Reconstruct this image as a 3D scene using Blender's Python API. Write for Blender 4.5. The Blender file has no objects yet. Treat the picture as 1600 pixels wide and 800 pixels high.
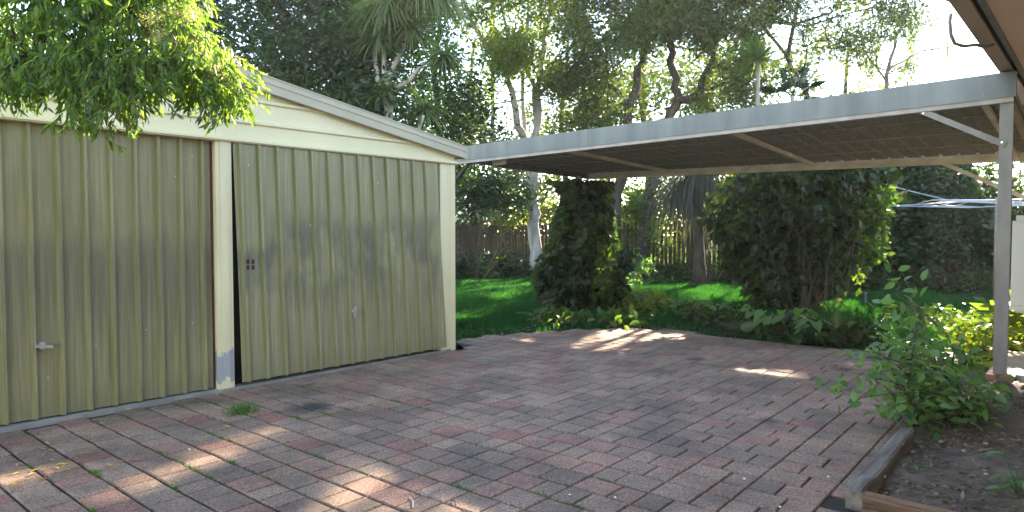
import bpy, math, random
import numpy as np
from mathutils import Vector

# ------------------------------------------------------------------ camera, world, sun, exposure
SC = bpy.context.scene
COL = SC.collection
F = 1050.0; CAMH = 1.4; PITCH = math.atan(39 / F)
cam = bpy.data.cameras.new("camera"); camo = bpy.data.objects.new("camera", cam); COL.objects.link(camo)
cam.sensor_width = 36; cam.lens = F / 1600 * 36; cam.clip_end = 400; cam.clip_start = 0.05
camo.location = (0, 0, CAMH); camo.rotation_euler = (math.pi / 2 - PITCH, 0, 0)
SC.camera = camo
SUN_EL = math.radians(27.5); SUN_AZ = math.radians(30)      # azimuth clockwise from straight ahead (+Y)
w = bpy.data.worlds.new("World"); SC.world = w; w.use_nodes = True
nt = w.node_tree; bg = nt.nodes["Background"]
sky = nt.nodes.new("ShaderNodeTexSky"); sky.sky_type = 'NISHITA'; sky.sun_disc = False
sky.sun_elevation = SUN_EL; sky.sun_rotation = SUN_AZ; sky.air_density = 1.0; sky.dust_density = 0.05; sky.ozone_density = 1.0
wm = nt.nodes.new("ShaderNodeMix"); wm.data_type = 'RGBA'; wm.blend_type = 'MULTIPLY'; wm.inputs[0].default_value = 1.0
wm.inputs[7].default_value = (1.14, 1.0, 0.9, 1); nt.links.new(sky.outputs[0], wm.inputs[6]); nt.links.new(wm.outputs[2], bg.inputs[0])
bg.inputs[1].default_value = 0.14             # the camera is balanced for the shade: the sky tinted slightly warm above
sl = bpy.data.lights.new("sun", 'SUN'); sl.energy = 5.0; sl.angle = math.radians(0.5); sl.color = (1.0, 0.83, 0.62)
so = bpy.data.objects.new("sun", sl); COL.objects.link(so); so.location = (6, 10, 12)
SD = Vector((math.sin(SUN_AZ) * math.cos(SUN_EL), math.cos(SUN_AZ) * math.cos(SUN_EL), math.sin(SUN_EL)))
so.rotation_euler = SD.to_track_quat('Z', 'Y').to_euler()
SC.view_settings.view_transform = 'Standard'; SC.view_settings.look = 'None'
SC.view_settings.exposure = 2.85; SC.view_settings.gamma = 1; SC.view_settings.use_curve_mapping = False
SC.render.engine = 'CYCLES'; SC.cycles.max_bounces = 8; SC.cycles.transparent_max_bounces = 8
SC.cycles.use_denoising = True

# ------------------------------------------------------------------ frames and helpers
rng = np.random.default_rng(7); random.seed(7)
TG = math.atan(938 / F); UG = np.array([math.sin(TG), math.cos(TG)]); VG = np.array([UG[1], -UG[0]])   # buildings' frame
TP = math.atan(875 / F); UP = np.array([math.sin(TP), math.cos(TP)]); VP = np.array([UP[1], -UP[0]])   # paving frame
def uv(U, V, z=0.0): p = U * UG + V * VG; return (p[0], p[1], z)
def upv(U, V, z=0.0): p = U * UP + V * VP; return (p[0], p[1], z)
_c, _s = math.cos(PITCH), math.sin(PITCH)
def ray(px, py):
    y = 400 - py; return np.array([px - 800, F * _c + y * _s, -F * _s + y * _c])
def G(px, py, h=0.0):                       # the place at height h seen at that spot of the photograph
    d = ray(px, py); t = (h - CAMH) / d[2]; return np.array([d[0] * t, d[1] * t, h])
def D(px, py, dist):                        # the place at forward distance dist
    d = ray(px, py); t = dist / d[1]; return np.array([d[0] * t, dist, CAMH + d[2] * t])

ROOT = {}
def tag(o, label=None, cat=None, group=None, kind=None):
    if label: o["label"] = label
    if cat: o["category"] = cat
    if group: o["group"] = group
    if kind: o["kind"] = kind
    return o
def thing(name, label, cat, loc, group=None):
    o = bpy.data.objects.new(name, None); o.empty_display_size = 0.2; COL.objects.link(o); o.location = tuple(loc)
    ROOT[o] = np.array(loc, float); return tag(o, label, cat, group)
class MB:
    def __init__(s): s.v = []; s.f = []
    def add(s, vs, fs):
        n = len(s.v); s.v += [tuple(map(float, q)) for q in vs]; s.f += [tuple(i + n for i in f) for f in fs]; return s
    def hexa(s, c): return s.add(c, [(0, 3, 2, 1), (4, 5, 6, 7), (0, 1, 5, 4), (1, 2, 6, 5), (2, 3, 7, 6), (3, 0, 4, 7)])
    def box(s, U0, U1, V0, V1, z0, z1, fr=uv):
        return s.hexa([fr(U0, V0, z0), fr(U1, V0, z0), fr(U1, V1, z0), fr(U0, V1, z0), fr(U0, V0, z1), fr(U1, V0, z1), fr(U1, V1, z1), fr(U0, V1, z1)])
    def bar(s, a, b, w, h, up=(0, 0, 1)):
        a = np.array(a, float); b = np.array(b, float); d = (b - a) / np.linalg.norm(b - a)
        sd = np.cross(d, up); sd = sd / max(np.linalg.norm(sd), 1e-6); u2 = np.cross(sd, d)
        c = []
        for p in (a, b):
            for i, j in ((-1, -1), (1, -1), (1, 1), (-1, 1)): c.append(p + sd * i * w / 2 + u2 * j * h / 2)
        return s.add(c, [(0, 1, 2, 3), (7, 6, 5, 4), (0, 4, 5, 1), (1, 5, 6, 2), (2, 6, 7, 3), (3, 7, 4, 0)])
    def tube(s, pts, rad, n=6, cap=True):
        pts = [np.array(p, float) for p in pts]; m = len(pts)
        if not hasattr(rad, '__len__'): rad = [rad] * m
        vs = []; ref = np.array([0.31, 0.17, 0.93])
        for i, p in enumerate(pts):
            t = pts[min(i + 1, m - 1)] - pts[max(i - 1, 0)]; t = t / (np.linalg.norm(t) + 1e-9)
            a = np.cross(t, ref if abs(t @ ref) < 0.95 else np.array([1.0, 0, 0])); a /= np.linalg.norm(a); b = np.cross(t, a)
            for k in range(n):
                th = 2 * math.pi * k / n; vs.append(p + (a * math.cos(th) + b * math.sin(th)) * rad[i])
        fs = [(i * n + k, i * n + (k + 1) % n, (i + 1) * n + (k + 1) % n, (i + 1) * n + k) for i in range(m - 1) for k in range(n)]
        if cap: fs += [tuple(range(n - 1, -1, -1)), tuple((m - 1) * n + k for k in range(n))]
        return s.add(vs, fs)
    def build(s, name, mat, parent=None, smooth=False, loc=None):
        me = bpy.data.meshes.new(name)
        base = ROOT.get(parent, np.zeros(3)) if parent else (np.array(loc, float) if loc is not None else np.zeros(3))
        me.from_pydata([tuple(np.array(q) - base) for q in s.v], [], s.f)
        if smooth: me.polygons.foreach_set("use_smooth", [True] * len(me.polygons))
        me.update(); return link(name, me, mat, parent, base if not parent else None)
def link(name, me, mat, parent=None, loc=None):
    if mat and not me.materials: me.materials.append(mat)
    o = bpy.data.objects.new(name, me); COL.objects.link(o)
    if parent: o.parent = parent; ROOT[o] = ROOT.get(parent, np.zeros(3))
    elif loc is not None: o.location = tuple(loc); ROOT[o] = np.array(loc, float)
    return o
def npmesh(name, V, T, mat, parent=None, smooth=False, loc=None, k=3):
    base = ROOT.get(parent, np.zeros(3)) if parent else (np.array(loc, float) if loc is not None else np.zeros(3))
    me = bpy.data.meshes.new(name); V = (V - base).astype(np.float32); T = T.astype(np.int32)
    me.vertices.add(len(V)); me.vertices.foreach_set("co", V.ravel())
    me.loops.add(T.size); me.loops.foreach_set("vertex_index", T.ravel())
    me.polygons.add(len(T)); me.polygons.foreach_set("loop_start", np.arange(len(T), dtype=np.int32) * k)
    me.polygons.foreach_set("loop_total", np.full(len(T), k, dtype=np.int32))
    if smooth: me.polygons.foreach_set("use_smooth", np.ones(len(T), dtype=bool))
    me.update(calc_edges=True); me.validate()
    return link(name, me, mat, parent, base if not parent else None)

# ------------------------------------------------------------------ materials
def newmat(name):
    m = bpy.data.materials.new(name); m.use_nodes = True; t = m.node_tree; return m, t, t.nodes["Principled BSDF"]
def N(t, ty, **kw):
    n = t.nodes.new(ty)
    for k, v in kw.items():
        if k in n.inputs.keys(): n.inputs[k].default_value = v
        else: setattr(n, k, v)
    return n
def c4(c): return (c[0], c[1], c[2], 1)
def ramp(t, fac, stops, interp='LINEAR'):
    r = t.nodes.new("ShaderNodeValToRGB"); r.color_ramp.interpolation = interp
    while len(r.color_ramp.elements) < len(stops): r.color_ramp.elements.new(0.5)
    for e, (p, c) in zip(r.color_ramp.elements, stops): e.position = p; e.color = c4(c)
    t.links.new(fac, r.inputs[0]); return r.outputs[0]
def mix(t, fac, a, b, bt='MIX'):
    n = t.nodes.new("ShaderNodeMix"); n.data_type = 'RGBA'; n.blend_type = bt
    for s, v in ((n.inputs[0], fac), (n.inputs[6], a), (n.inputs[7], b)):
        if isinstance(v, (int, float)): s.default_value = v
        elif isinstance(v, tuple): s.default_value = c4(v)
        else: t.links.new(v, s)
    return n.outputs[2]
def mth(t, op, a, b=0.0, clamp=False):
    n = t.nodes.new("ShaderNodeMath"); n.operation = op; n.use_clamp = clamp
    for s, v in ((n.inputs[0], a), (n.inputs[1], b)):
        if isinstance(v, (int, float)): s.default_value = v
        else: t.links.new(v, s)
    return n.outputs[0]
def wpos(t, scale=(1, 1, 1), rot=0.0):
    g = t.nodes.new("ShaderNodeNewGeometry"); m = t.nodes.new("ShaderNodeMapping"); t.links.new(g.outputs["Position"], m.inputs[0])
    m.vector_type = 'POINT'
    r = t.nodes.new("ShaderNodeMapping"); r.inputs["Rotation"].default_value = (0, 0, rot)
    t.links.new(g.outputs["Position"], r.inputs[0]); t.links.new(r.outputs[0], m.inputs[0]); m.inputs["Scale"].default_value = scale
    return m.outputs[0]
def noise(t, vec, sc, det=3.0, rough=0.55):
    n = t.nodes.new("ShaderNodeTexNoise"); n.inputs["Scale"].default_value = sc; n.inputs["Detail"].default_value = det; n.inputs["Roughness"].default_value = rough
    t.links.new(vec, n.inputs["Vector"]); return n.outputs[0]
def bump(t, p, h, dist=0.005, st=0.5):
    b = t.nodes.new("ShaderNodeBump"); b.inputs["Distance"].default_value = dist; b.inputs["Strength"].default_value = st
    t.links.new(h, b.inputs["Height"]); t.links.new(b.outputs[0], p.inputs["Normal"])
def simple(name, c1, c2=None, sc=6.0, rough=0.6, metal=0.0, bmp=0.0, stretch=(1, 1, 1), rot=0.0, spec=0.4, lo=0.35, hi=0.65):
    m, t, p = newmat(name); p.inputs["Roughness"].default_value = rough; p.inputs["Metallic"].default_value = metal
    p.inputs["Specular IOR Level"].default_value = spec
    v = wpos(t, stretch, rot); n = noise(t, v, sc)
    col = ramp(t, n, [(lo, c1), (hi, c2 or tuple(x * 0.8 for x in c1))]); t.links.new(col, p.inputs["Base Color"])
    if bmp: bump(t, p, noise(t, v, sc * 4), bmp)
    return m
def leafmat(name, cols, trans=0.35, rough=0.42, spec=0.45):
    m, t, p = newmat(name); g = t.nodes.new("ShaderNodeNewGeometry")
    k = len(cols); col = ramp(t, g.outputs["Random Per Island"], [(i / max(k - 1, 1), c) for i, c in enumerate(cols)])
    big = noise(t, wpos(t), 1.3, 2.0); col = mix(t, 0.5, col, ramp(t, big, [(0.3, (0.55, 0.6, 0.6)), (0.7, (1.25, 1.2, 1.0))]), 'MULTIPLY')
    t.links.new(col, p.inputs["Base Color"]); p.inputs["Roughness"].default_value = rough; p.inputs["Specular IOR Level"].default_value = spec
    tr = t.nodes.new("ShaderNodeBsdfTranslucent"); tc = mix(t, 1.0, col, (2.1, 2.2, 0.7), 'MULTIPLY'); t.links.new(tc, tr.inputs[0])
    ms = t.nodes.new("ShaderNodeMixShader"); ms.inputs[0].default_value = min(0.65, trans + 0.12)
    t.links.new(p.outputs[0], ms.inputs[1]); t.links.new(tr.outputs[0], ms.inputs[2]); t.links.new(ms.outputs[0], t.nodes["Material Output"].inputs[0])
    return m
def bark(name, a, b, sc=9.0):
    return simple(name, a, b, sc, 0.85, bmp=0.02, stretch=(1, 1, 0.3), spec=0.2)

STAINS = [(4.05, 7.35, 0.24), (4.1, 6.1, 0.12), (3.35, 6.75, 0.14), (2.0, 7.3, 0.16), (-1.6, 5.3, 0.2), (1.9, 4.9, 0.13)]      # old oil drips
def paver_mat(name, island):
    m, t, p = newmat(name); p.inputs["Roughness"].default_value = 0.75; p.inputs["Specular IOR Level"].default_value = 0.45
    if island: r = t.nodes.new("ShaderNodeNewGeometry").outputs["Random Per Island"]
    else: r = t.nodes.new("ShaderNodeObjectInfo").outputs["Random"]
    base = ramp(t, r, [(0.0, (0.245, 0.165, 0.122)), (0.2, (0.175, 0.124, 0.094)), (0.38, (0.28, 0.19, 0.14)), (0.55, (0.215, 0.156, 0.118)), (0.76, (0.255, 0.16, 0.117)), (0.92, (0.245, 0.14, 0.106)), (1.0, (0.23, 0.11, 0.086))])
    v = wpos(t)
    sp = noise(t, v, 62.0, 5.0, 0.95); col = mix(t, 0.85, base, ramp(t, sp, [(0.38, (0.3, 0.28, 0.27)), (0.5, (0.95, 0.93, 0.91)), (0.6, (2.1, 2.05, 1.95))]), 'MULTIPLY')
    st = noise(t, v, 1.4, 5.0, 0.65); col = mix(t, 0.7, col, ramp(t, st, [(0.36, (0.42, 0.43, 0.42)), (0.62, (1.25, 1.19, 1.13))]), 'MULTIPLY')
    for (sx, sy, sr) in STAINS:
        d_ = t.nodes.new("ShaderNodeVectorMath"); d_.operation = 'DISTANCE'; t.links.new(v, d_.inputs[0]); d_.inputs[1].default_value = (sx, sy, 0)
        e_ = mth(t, 'ADD', d_.outputs['Value'], mth(t, 'MULTIPLY', mth(t, 'SUBTRACT', noise(t, v, 7.0, 3.0, 0.7), 0.5), sr * 1.6))
        col = mix(t, mth(t, 'MULTIPLY', mth(t, 'SUBTRACT', sr, e_), 7.0, True), col, (0.035, 0.03, 0.028))
    st2 = noise(t, v, 9.0, 3.0, 0.6); col = mix(t, 0.5, col, ramp(t, st2, [(0.35, (0.7, 0.72, 0.7)), (0.65, (1.15, 1.12, 1.1))]), 'MULTIPLY')
    t.links.new(col, p.inputs["Base Color"]); bump(t, p, sp, 0.003, 0.9); return m
M = {}
M['paver'] = paver_mat('paver', False); M['paver_far'] = paver_mat('paver_far', True)
M['joint'] = simple('joint_soil', (0.022, 0.018, 0.014), (0.03, 0.034, 0.018), 3.0, 0.95, bmp=0.01)
M['soil'] = simple('garden_soil', (0.07, 0.05, 0.038), (0.15, 0.11, 0.08), 9.0, 0.95, bmp=0.05)
M['ground'] = simple('earth', (0.03, 0.06, 0.012), (0.06, 0.09, 0.02), 2.0, 1.0, bmp=0.03, spec=0.0)
M['lawn'] = simple('lawn_soil', (0.018, 0.04, 0.015), (0.03, 0.055, 0.02), 3.0, 1.0, bmp=0.03, spec=0.0)
M['concrete'] = simple('concrete', (0.45, 0.42, 0.38), (0.38, 0.35, 0.31), 5.0, 0.85, bmp=0.004)
M['cream'] = simple('cream_paint', (0.76, 0.68, 0.42), (0.68, 0.61, 0.37), 1.2, 0.42, stretch=(1, 1, 0.5))
M['creamroof'] = simple('barge_paint', (0.44, 0.39, 0.27), (0.38, 0.34, 0.24), 2.0, 0.5)
M['roofsheet'] = simple('roof_sheet', (0.35, 0.36, 0.33), (0.3, 0.3, 0.28), 3.0, 0.5, metal=0.3)
M['zinc'] = simple('zinc', (0.14, 0.148, 0.142), (0.088, 0.096, 0.096), 5.0, 0.42, metal=0.35, stretch=(1, 1, 0.12), lo=0.3, hi=0.7)
M['zincdull'] = simple('post_zinc', (0.27, 0.245, 0.215), (0.18, 0.16, 0.14), 9.0, 0.55, metal=0.2, stretch=(1, 1, 0.35), lo=0.25, hi=0.75)
M['steel'] = simple('purlin_steel', (0.40, 0.35, 0.29), (0.30, 0.25, 0.21), 5.0, 0.6)
M['beamback'] = simple('weathered_beam', (0.66, 0.61, 0.52), (0.46, 0.40, 0.33), 3.0, 0.65, stretch=(1, 1, 2))
M['redsteel'] = simple('red_primer', (0.13, 0.03, 0.03), (0.07, 0.02, 0.02), 5.0, 0.7)
M['dark'] = simple('gap_shade', (0.02, 0.02, 0.018), (0.03, 0.03, 0.025), 5.0, 0.9)  # shade of open gaps given as a dark colour
M['soffit'] = simple('soffit_tan', (0.80, 0.58, 0.42), (0.74, 0.53, 0.38), 1.5, 0.7)
M['gutterb'] = simple('gutter_brown', (0.46, 0.34, 0.26), (0.40, 0.29, 0.22), 2.0, 0.55)
M['pipe'] = simple('grey_conduit', (0.20, 0.19, 0.18), (0.15, 0.14, 0.13), 6.0, 0.5)
M['brick'] = simple('tan_wall', (0.62, 0.50, 0.38), (0.56, 0.45, 0.34), 5.0, 0.85)
M['ac'] = simple('appliance_cream', (0.72, 0.68, 0.57), (0.66, 0.62, 0.52), 2.0, 0.4)
M['timber'] = simple('grey_timber', (0.22, 0.19, 0.155), (0.10, 0.08, 0.065), 22.0, 0.9, bmp=0.02, stretch=(1, 0.12, 1), rot=TP)
M['timberb'] = simple('brown_timber', (0.23, 0.125, 0.065), (0.07, 0.042, 0.028), 34.0, 0.85, bmp=0.02, stretch=(0.12, 1, 1), rot=TP)
M['fence'] = simple('fence_timber', (0.04, 0.03, 0.022), (0.07, 0.05, 0.035), 6.0, 0.9, bmp=0.01, stretch=(1, 1, 0.15))
M['rock'] = simple('pale_rock', (0.5, 0.46, 0.4), (0.36, 0.33, 0.28), 8.0, 0.9, bmp=0.02)
M['white'] = simple('white_paint', (0.75, 0.75, 0.74), (0.68, 0.68, 0.66), 3.0, 0.5)
M['chrome'] = simple('handle_metal', (0.65, 0.64, 0.62), (0.5, 0.5, 0.48), 20.0, 0.3, metal=0.7)
M['wire'] = simple('line_wire', (0.5, 0.56, 0.66), (0.42, 0.47, 0.56), 5.0, 0.45)
M['blue'] = simple('blue_grey', (0.1, 0.13, 0.19), (0.08, 0.1, 0.14), 5.0, 0.5)
M['barkgrey'] = bark('bark_grey', (0.28, 0.26, 0.23), (0.13, 0.115, 0.1))
M['barkpale'] = bark('bark_pale', (0.46, 0.44, 0.40), (0.22, 0.2, 0.18), 6.0)
M['barkdark'] = bark('bark_dark', (0.085, 0.07, 0.06), (0.04, 0.034, 0.03))
M['stem'] = simple('brown_stem', (0.07, 0.055, 0.04), (0.10, 0.08, 0.05), 12.0, 0.8)
M['l_dark'] = leafmat('leaf_dark', [(0.013, 0.034, 0.014), (0.022, 0.05, 0.02), (0.035, 0.068, 0.026), (0.018, 0.042, 0.022)], 0.25)
M['l_mid'] = leafmat('leaf_mid', [(0.04, 0.08, 0.025), (0.06, 0.11, 0.03), (0.09, 0.13, 0.04), (0.05, 0.09, 0.035)], 0.4)
M['l_light'] = leafmat('leaf_light', [(0.07, 0.12, 0.03), (0.11, 0.16, 0.045), (0.15, 0.17, 0.05), (0.08, 0.12, 0.05)], 0.5)
M['l_over'] = leafmat('leaf_overhang', [(0.07, 0.14, 0.035), (0.12, 0.2, 0.045), (0.19, 0.25, 0.07), (0.08, 0.15, 0.045)], 0.48)
M['l_gum'] = leafmat('leaf_olive', [(0.032, 0.07, 0.028), (0.055, 0.10, 0.035), (0.12, 0.12, 0.04), (0.035, 0.075, 0.035)], 0.35)
M['l_vine'] = leafmat('leaf_vine', [(0.010, 0.028, 0.010), (0.02, 0.048, 0.016), (0.045, 0.075, 0.022), (0.035, 0.034, 0.016), (0.07, 0.10, 0.03)], 0.3)
M['l_shrub'] = leafmat('leaf_shrub', [(0.07, 0.15, 0.07), (0.10, 0.20, 0.08), (0.15, 0.25, 0.09), (0.06, 0.13, 0.07)], 0.35)
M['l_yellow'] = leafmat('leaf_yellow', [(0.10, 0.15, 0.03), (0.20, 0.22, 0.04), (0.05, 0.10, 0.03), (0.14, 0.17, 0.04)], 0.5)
M['l_strap'] = leafmat('leaf_strap', [(0.08, 0.13, 0.075), (0.11, 0.17, 0.09), (0.15, 0.17, 0.09)], 0.35)
M['l_strapdry'] = leafmat('leaf_strap_grey', [(0.06, 0.065, 0.055), (0.09, 0.09, 0.075), (0.05, 0.06, 0.05)], 0.2)
M['grass'] = leafmat('grass_blade', [(0.012, 0.07, 0.022), (0.018, 0.09, 0.028), (0.036, 0.11, 0.03), (0.014, 0.075, 0.03)], 0.3, 0.7, 0.15)
M['weed'] = leafmat('weed_blade', [(0.05, 0.13, 0.03), (0.09, 0.17, 0.04), (0.07, 0.14, 0.035)], 0.4)
M['flower'] = leafmat('flower_cream', [(0.5, 0.48, 0.34), (0.6, 0.57, 0.42), (0.4, 0.4, 0.26)], 0.25)
M['fallen'] = leafmat('fallen_leaf', [(0.55, 0.47, 0.12), (0.45, 0.36, 0.12)], 0.2)
M['fallenb'] = leafmat('fallen_leaf_brown', [(0.4, 0.18, 0.04), (0.28, 0.13, 0.05)], 0.2)
M['litter'] = leafmat('leaf_litter', [(0.12, 0.08, 0.05), (0.2, 0.14, 0.08), (0.07, 0.05, 0.035), (0.26, 0.2, 0.13)], 0.1)

def door_mat(name, band):                    # olive paint, streaks, grey mould with its own outline
    m, t, p = newmat(name); p.inputs["Roughness"].default_value = 0.5; p.inputs["Specular IOR Level"].default_value = 0.35
    g = t.nodes.new("ShaderNodeNewGeometry"); sep = t.nodes.new("ShaderNodeSeparateXYZ"); t.links.new(g.outputs["Position"], sep.inputs[0]); z = sep.outputs[2]
    st = noise(t, wpos(t, (1, 1, 0.03)), 38.0, 3.0, 0.7)
    fine = noise(t, wpos(t, (1, 1, 0.02)), 120.0, 2.0, 0.7)
    blot = noise(t, wpos(t, (1, 1, 0.5)), 2.2, 4.0, 0.6)
    base = ramp(t, st, [(0.3, (0.205, 0.18, 0.085)), (0.55, (0.27, 0.24, 0.125)), (0.75, (0.335, 0.305, 0.17))])
    base = mix(t, 0.4, base, ramp(t, blot, [(0.3, (0.75, 0.72, 0.65)), (0.7, (1.15, 1.15, 1.12))]), 'MULTIPLY')
    # mould: fades in below an uneven edge, and out again further down
    if band == 'left':
        e = mth(t, 'ADD', z, mth(t, 'MULTIPLY', mth(t, 'SUBTRACT', st, 0.5), -0.7))
        a = ramp(t, e, [(0.0, (0.15,) * 3), (0.35, (0.55,) * 3), (0.50, (0.85,) * 3), (0.535, (0.0,) * 3)]) if False else None
        up = mth(t, 'MULTIPLY', mth(t, 'SUBTRACT', 1.4, mth(t, 'ADD', e, mth(t, 'MULTIPLY', mth(t, 'SUBTRACT', blot, 0.5), 0.5))), 5.0, True); dn = mth(t, 'MULTIPLY', mth(t, 'SUBTRACT', e, 0.25), 1.3, True)
        mask = mth(t, 'MULTIPLY', mth(t, 'MULTIPLY', up, dn), 0.5)
    else:
        e = mth(t, 'ADD', z, mth(t, 'MULTIPLY', mth(t, 'SUBTRACT', st, 0.5), -0.5))
        up = mth(t, 'MULTIPLY', mth(t, 'SUBTRACT', 1.62, e), 4.0, True); dn = mth(t, 'MULTIPLY', mth(t, 'SUBTRACT', e, 0.55), 2.2, True)
        bl = mth(t, 'MULTIPLY', mth(t, 'SUBTRACT', noise(t, wpos(t, (1, 1, 0.6)), 2.6, 3.0, 0.6), 0.42), 7.0, True)
        mask = mth(t, 'MULTIPLY', mth(t, 'MULTIPLY', mth(t, 'MULTIPLY', up, dn), bl), 0.7)
    mask = mth(t, 'MULTIPLY', mask, mth(t, 'ADD', mth(t, 'MULTIPLY', fine, 1.8), 0.1), True)
    col = mix(t, mask, base, (0.10, 0.095, 0.068))
    col = mix(t, mth(t, 'MULTIPLY', mth(t, 'SUBTRACT', 0.25, z), 1.6, True), col, (0.13, 0.125, 0.075))
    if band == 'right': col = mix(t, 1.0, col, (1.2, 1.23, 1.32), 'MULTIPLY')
    t.links.new(col, p.inputs["Base Color"]); return m
M['doorL'] = door_mat('door_olive_left', 'left'); M['doorR'] = door_mat('door_olive_right', 'right')
def under_mat():
    m, t, p = newmat('roof_underside'); p.inputs["Roughness"].default_value = 0.6
    v = wpos(t); n = noise(t, v, 26.0, 3.0, 0.75); b = noise(t, v, 2.0)
    col = ramp(t, n, [(0.35, (0.085, 0.08, 0.085)), (0.5, (0.165, 0.158, 0.168)), (0.68, (0.29, 0.28, 0.295))])
    col = mix(t, 0.5, col, ramp(t, b, [(0.3, (0.8, 0.8, 0.8)), (0.7, (1.2, 1.15, 1.1))]), 'MULTIPLY')
    t.links.new(col, p.inputs["Base Color"]); return m
M['under'] = under_mat()
def post_mat():                              # cream post with a worn zinc patch near its foot
    m, t, p = newmat('post_cream'); p.inputs["Roughness"].default_value = 0.45
    g = t.nodes.new("ShaderNodeNewGeometry"); sep = t.nodes.new("ShaderNodeSeparateXYZ"); t.links.new(g.outputs["Position"], sep.inputs[0]); z = sep.outputs[2]
    n = noise(t, wpos(t, (1, 1, 0.6)), 14.0, 4.0, 0.65); zz = mth(t, 'ADD', z, mth(t, 'MULTIPLY', mth(t, 'SUBTRACT', n, 0.5), 0.3))
    mask = mth(t, 'MULTIPLY', mth(t, 'MULTIPLY', mth(t, 'SUBTRACT', 0.36, zz), 60.0, True), mth(t, 'MULTIPLY', mth(t, 'SUBTRACT', zz, 0.1), 60.0, True))
    col = mix(t, mask, ramp(t, noise(t, wpos(t, (1, 1, 0.2)), 7.0), [(0.3, (0.64, 0.56, 0.34)), (0.7, (0.76, 0.68, 0.42))]), (0.36, 0.36, 0.37))
    t.links.new(col, p.inputs["Base Color"]); return m
M['postcream'] = post_mat()

# ------------------------------------------------------------------ where sunlight reaches the ground (gaps left in the crowns)
def inpoly(x, y, poly):
    ins = np.zeros(len(x), bool); n = len(poly)
    for i in range(n):
        x1, y1 = poly[i][:2]; x2, y2 = poly[(i + 1) % n][:2]
        c = ((y1 > y) != (y2 > y)) & (x < (x2 - x1) * (y - y1) / (y2 - y1 + 1e-12) + x1); ins ^= c
    return ins
def gp(pts): return [tuple(G(*p)[:2]) for p in pts]
LIT = [gp(p) for p in (
    [(850, 552), (900, 535), (912, 519), (965, 513), (1020, 516), (1052, 528), (1008, 535), (990, 552), (965, 566), (935, 574), (890, 566)],
    [(1040, 520), (1080, 523), (1080, 534), (1045, 534)],
    [(1120, 588), (1140, 576), (1200, 576), (1228, 586), (1220, 602), (1180, 603), (1140, 598)],
    [(262, 712), (320, 692), (390, 672), (445, 664), (440, 682), (385, 704), (330, 726), (270, 732)],
    [(-40, 742), (70, 728), (112, 722), (118, 738), (60, 756), (-40, 775)],
    [(180, 752), (280, 728), (296, 744), (225, 768), (150, 780)],
    [(470, 815), (520, 745), (590, 708), (610, 730), (580, 765), (600, 830)],
    [(690, 830), (715, 780), (775, 762), (815, 785), (850, 830)],
    [(685, 553), (765, 543), (745, 557), (690, 562)],
    [(965, 452), (1115, 446), (1110, 480), (950, 488)], [(712, 441), (845, 437), (850, 450), (712, 456)],
    [(715, 535), (830, 528), (840, 536), (720, 546)],
    [(760, 460), (800, 456), (810, 470), (765, 474)],
    [(1270, 470), (1350, 470), (1350, 492), (1280, 492)],
    [(1440, 500), (1540, 485), (1545, 560), (1460, 565)],
    [(1555, 540), (1720, 535), (1720, 612), (1560, 605)],
    [(1560, 478), (1700, 470), (1700, 520), (1562, 525)],
    [(960, 455), (1000, 440), (1005, 470), (965, 490)],
)] + [[(1.3, 12.0), (1.75, 12.0), (0.45, 9.2), (-0.05, 9.2)], [(5.75, 11.6), (6.5, 11.6), (4.7, 7.9), (3.95, 7.9)], [(1.8, 18.8), (4.6, 18.2), (5.2, 21.5), (2.2, 22)]]
TAN = math.tan(SUN_EL)
def litmask(P, grow=0.0):
    qx = P[:, 0] - P[:, 2] / TAN * math.sin(SUN_AZ); qy = P[:, 1] - P[:, 2] / TAN * math.cos(SUN_AZ)
    m = np.zeros(len(P), bool)
    for pl in LIT: m |= inpoly(qx, qy, pl)
    return m
def carve(P, p=0.03, grow=0.0):
    m = litmask(P)
    if grow:
        for dx, dy in ((grow, 0), (-grow, 0), (0, grow), (0, -grow)): m |= litmask(P + np.array([dx, dy, 0]))
    return ~m | (rng.random(len(P)) < p)
def inroof(P):                                # inside the carport's roof, beams or the garage
    U = P[:, 0] * UG[0] + P[:, 1] * UG[1]; V = P[:, 0] * VG[0] + P[:, 1] * VG[1]
    return ((U > 7.4) & (U < 11.1) & (V > -8.7) & (V < -0.5) & (P[:, 2] > 2.32)) | ((U < 5.7) & (V < -5.6) & (P[:, 2] < 3.1))

# ------------------------------------------------------------------ the setting
gnd = MB(); s = 220
gnd.add([(-s, -s, -0.06), (s, -s, -0.06), (s, s, -0.06), (-s, s, -0.06)], [(0, 1, 2, 3)])
tag(gnd.build('ground', M['ground']), kind='structure')
SV = -0.864                                    # the paving's right edge, where the sleeper lies (paving frame)
edge_back = [G(640, 536), G(712, 530), G(780, 522), G(850, 517), G(960, 511), G(1060, 516), G(1150, 529), G(1250, 539), G(1330, 545), G(1420, 548), G(1512, 552)]
pave_poly = [tuple(uv(-3.5, -5.76)[:2]), tuple(uv(5.6, -5.76)[:2])] + [tuple(p[:2]) for p in edge_back[1:]] + \
            [upv(3.68, SV)[:2], upv(3.64, 1.6)[:2], upv(-2.5, 1.6)[:2]]
pb = MB(); pb.add([(x, y, -0.013) for x, y in pave_poly], [tuple(range(len(pave_poly) - 1, -1, -1))])
paving = tag(pb.build('paving', M['joint']), kind='structure')
lw = MB(); lawn_poly = [uv(5.6, -5.8), uv(5.5, -14)] + [(-12, 22, 0), (14, 21.4, 0)] + [tuple(G(1700, 500)), tuple(G(1512, 551))] + [tuple(p) for p in edge_back[::-1][1:]]
lw.add([(p[0], p[1], -0.03) for p in lawn_poly], [tuple(range(len(lawn_poly)))])
tag(lw.build('lawn', M['lawn']), kind='structure')
bed = MB()                                    # soil of the garden bed, a gently uneven sheet
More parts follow.
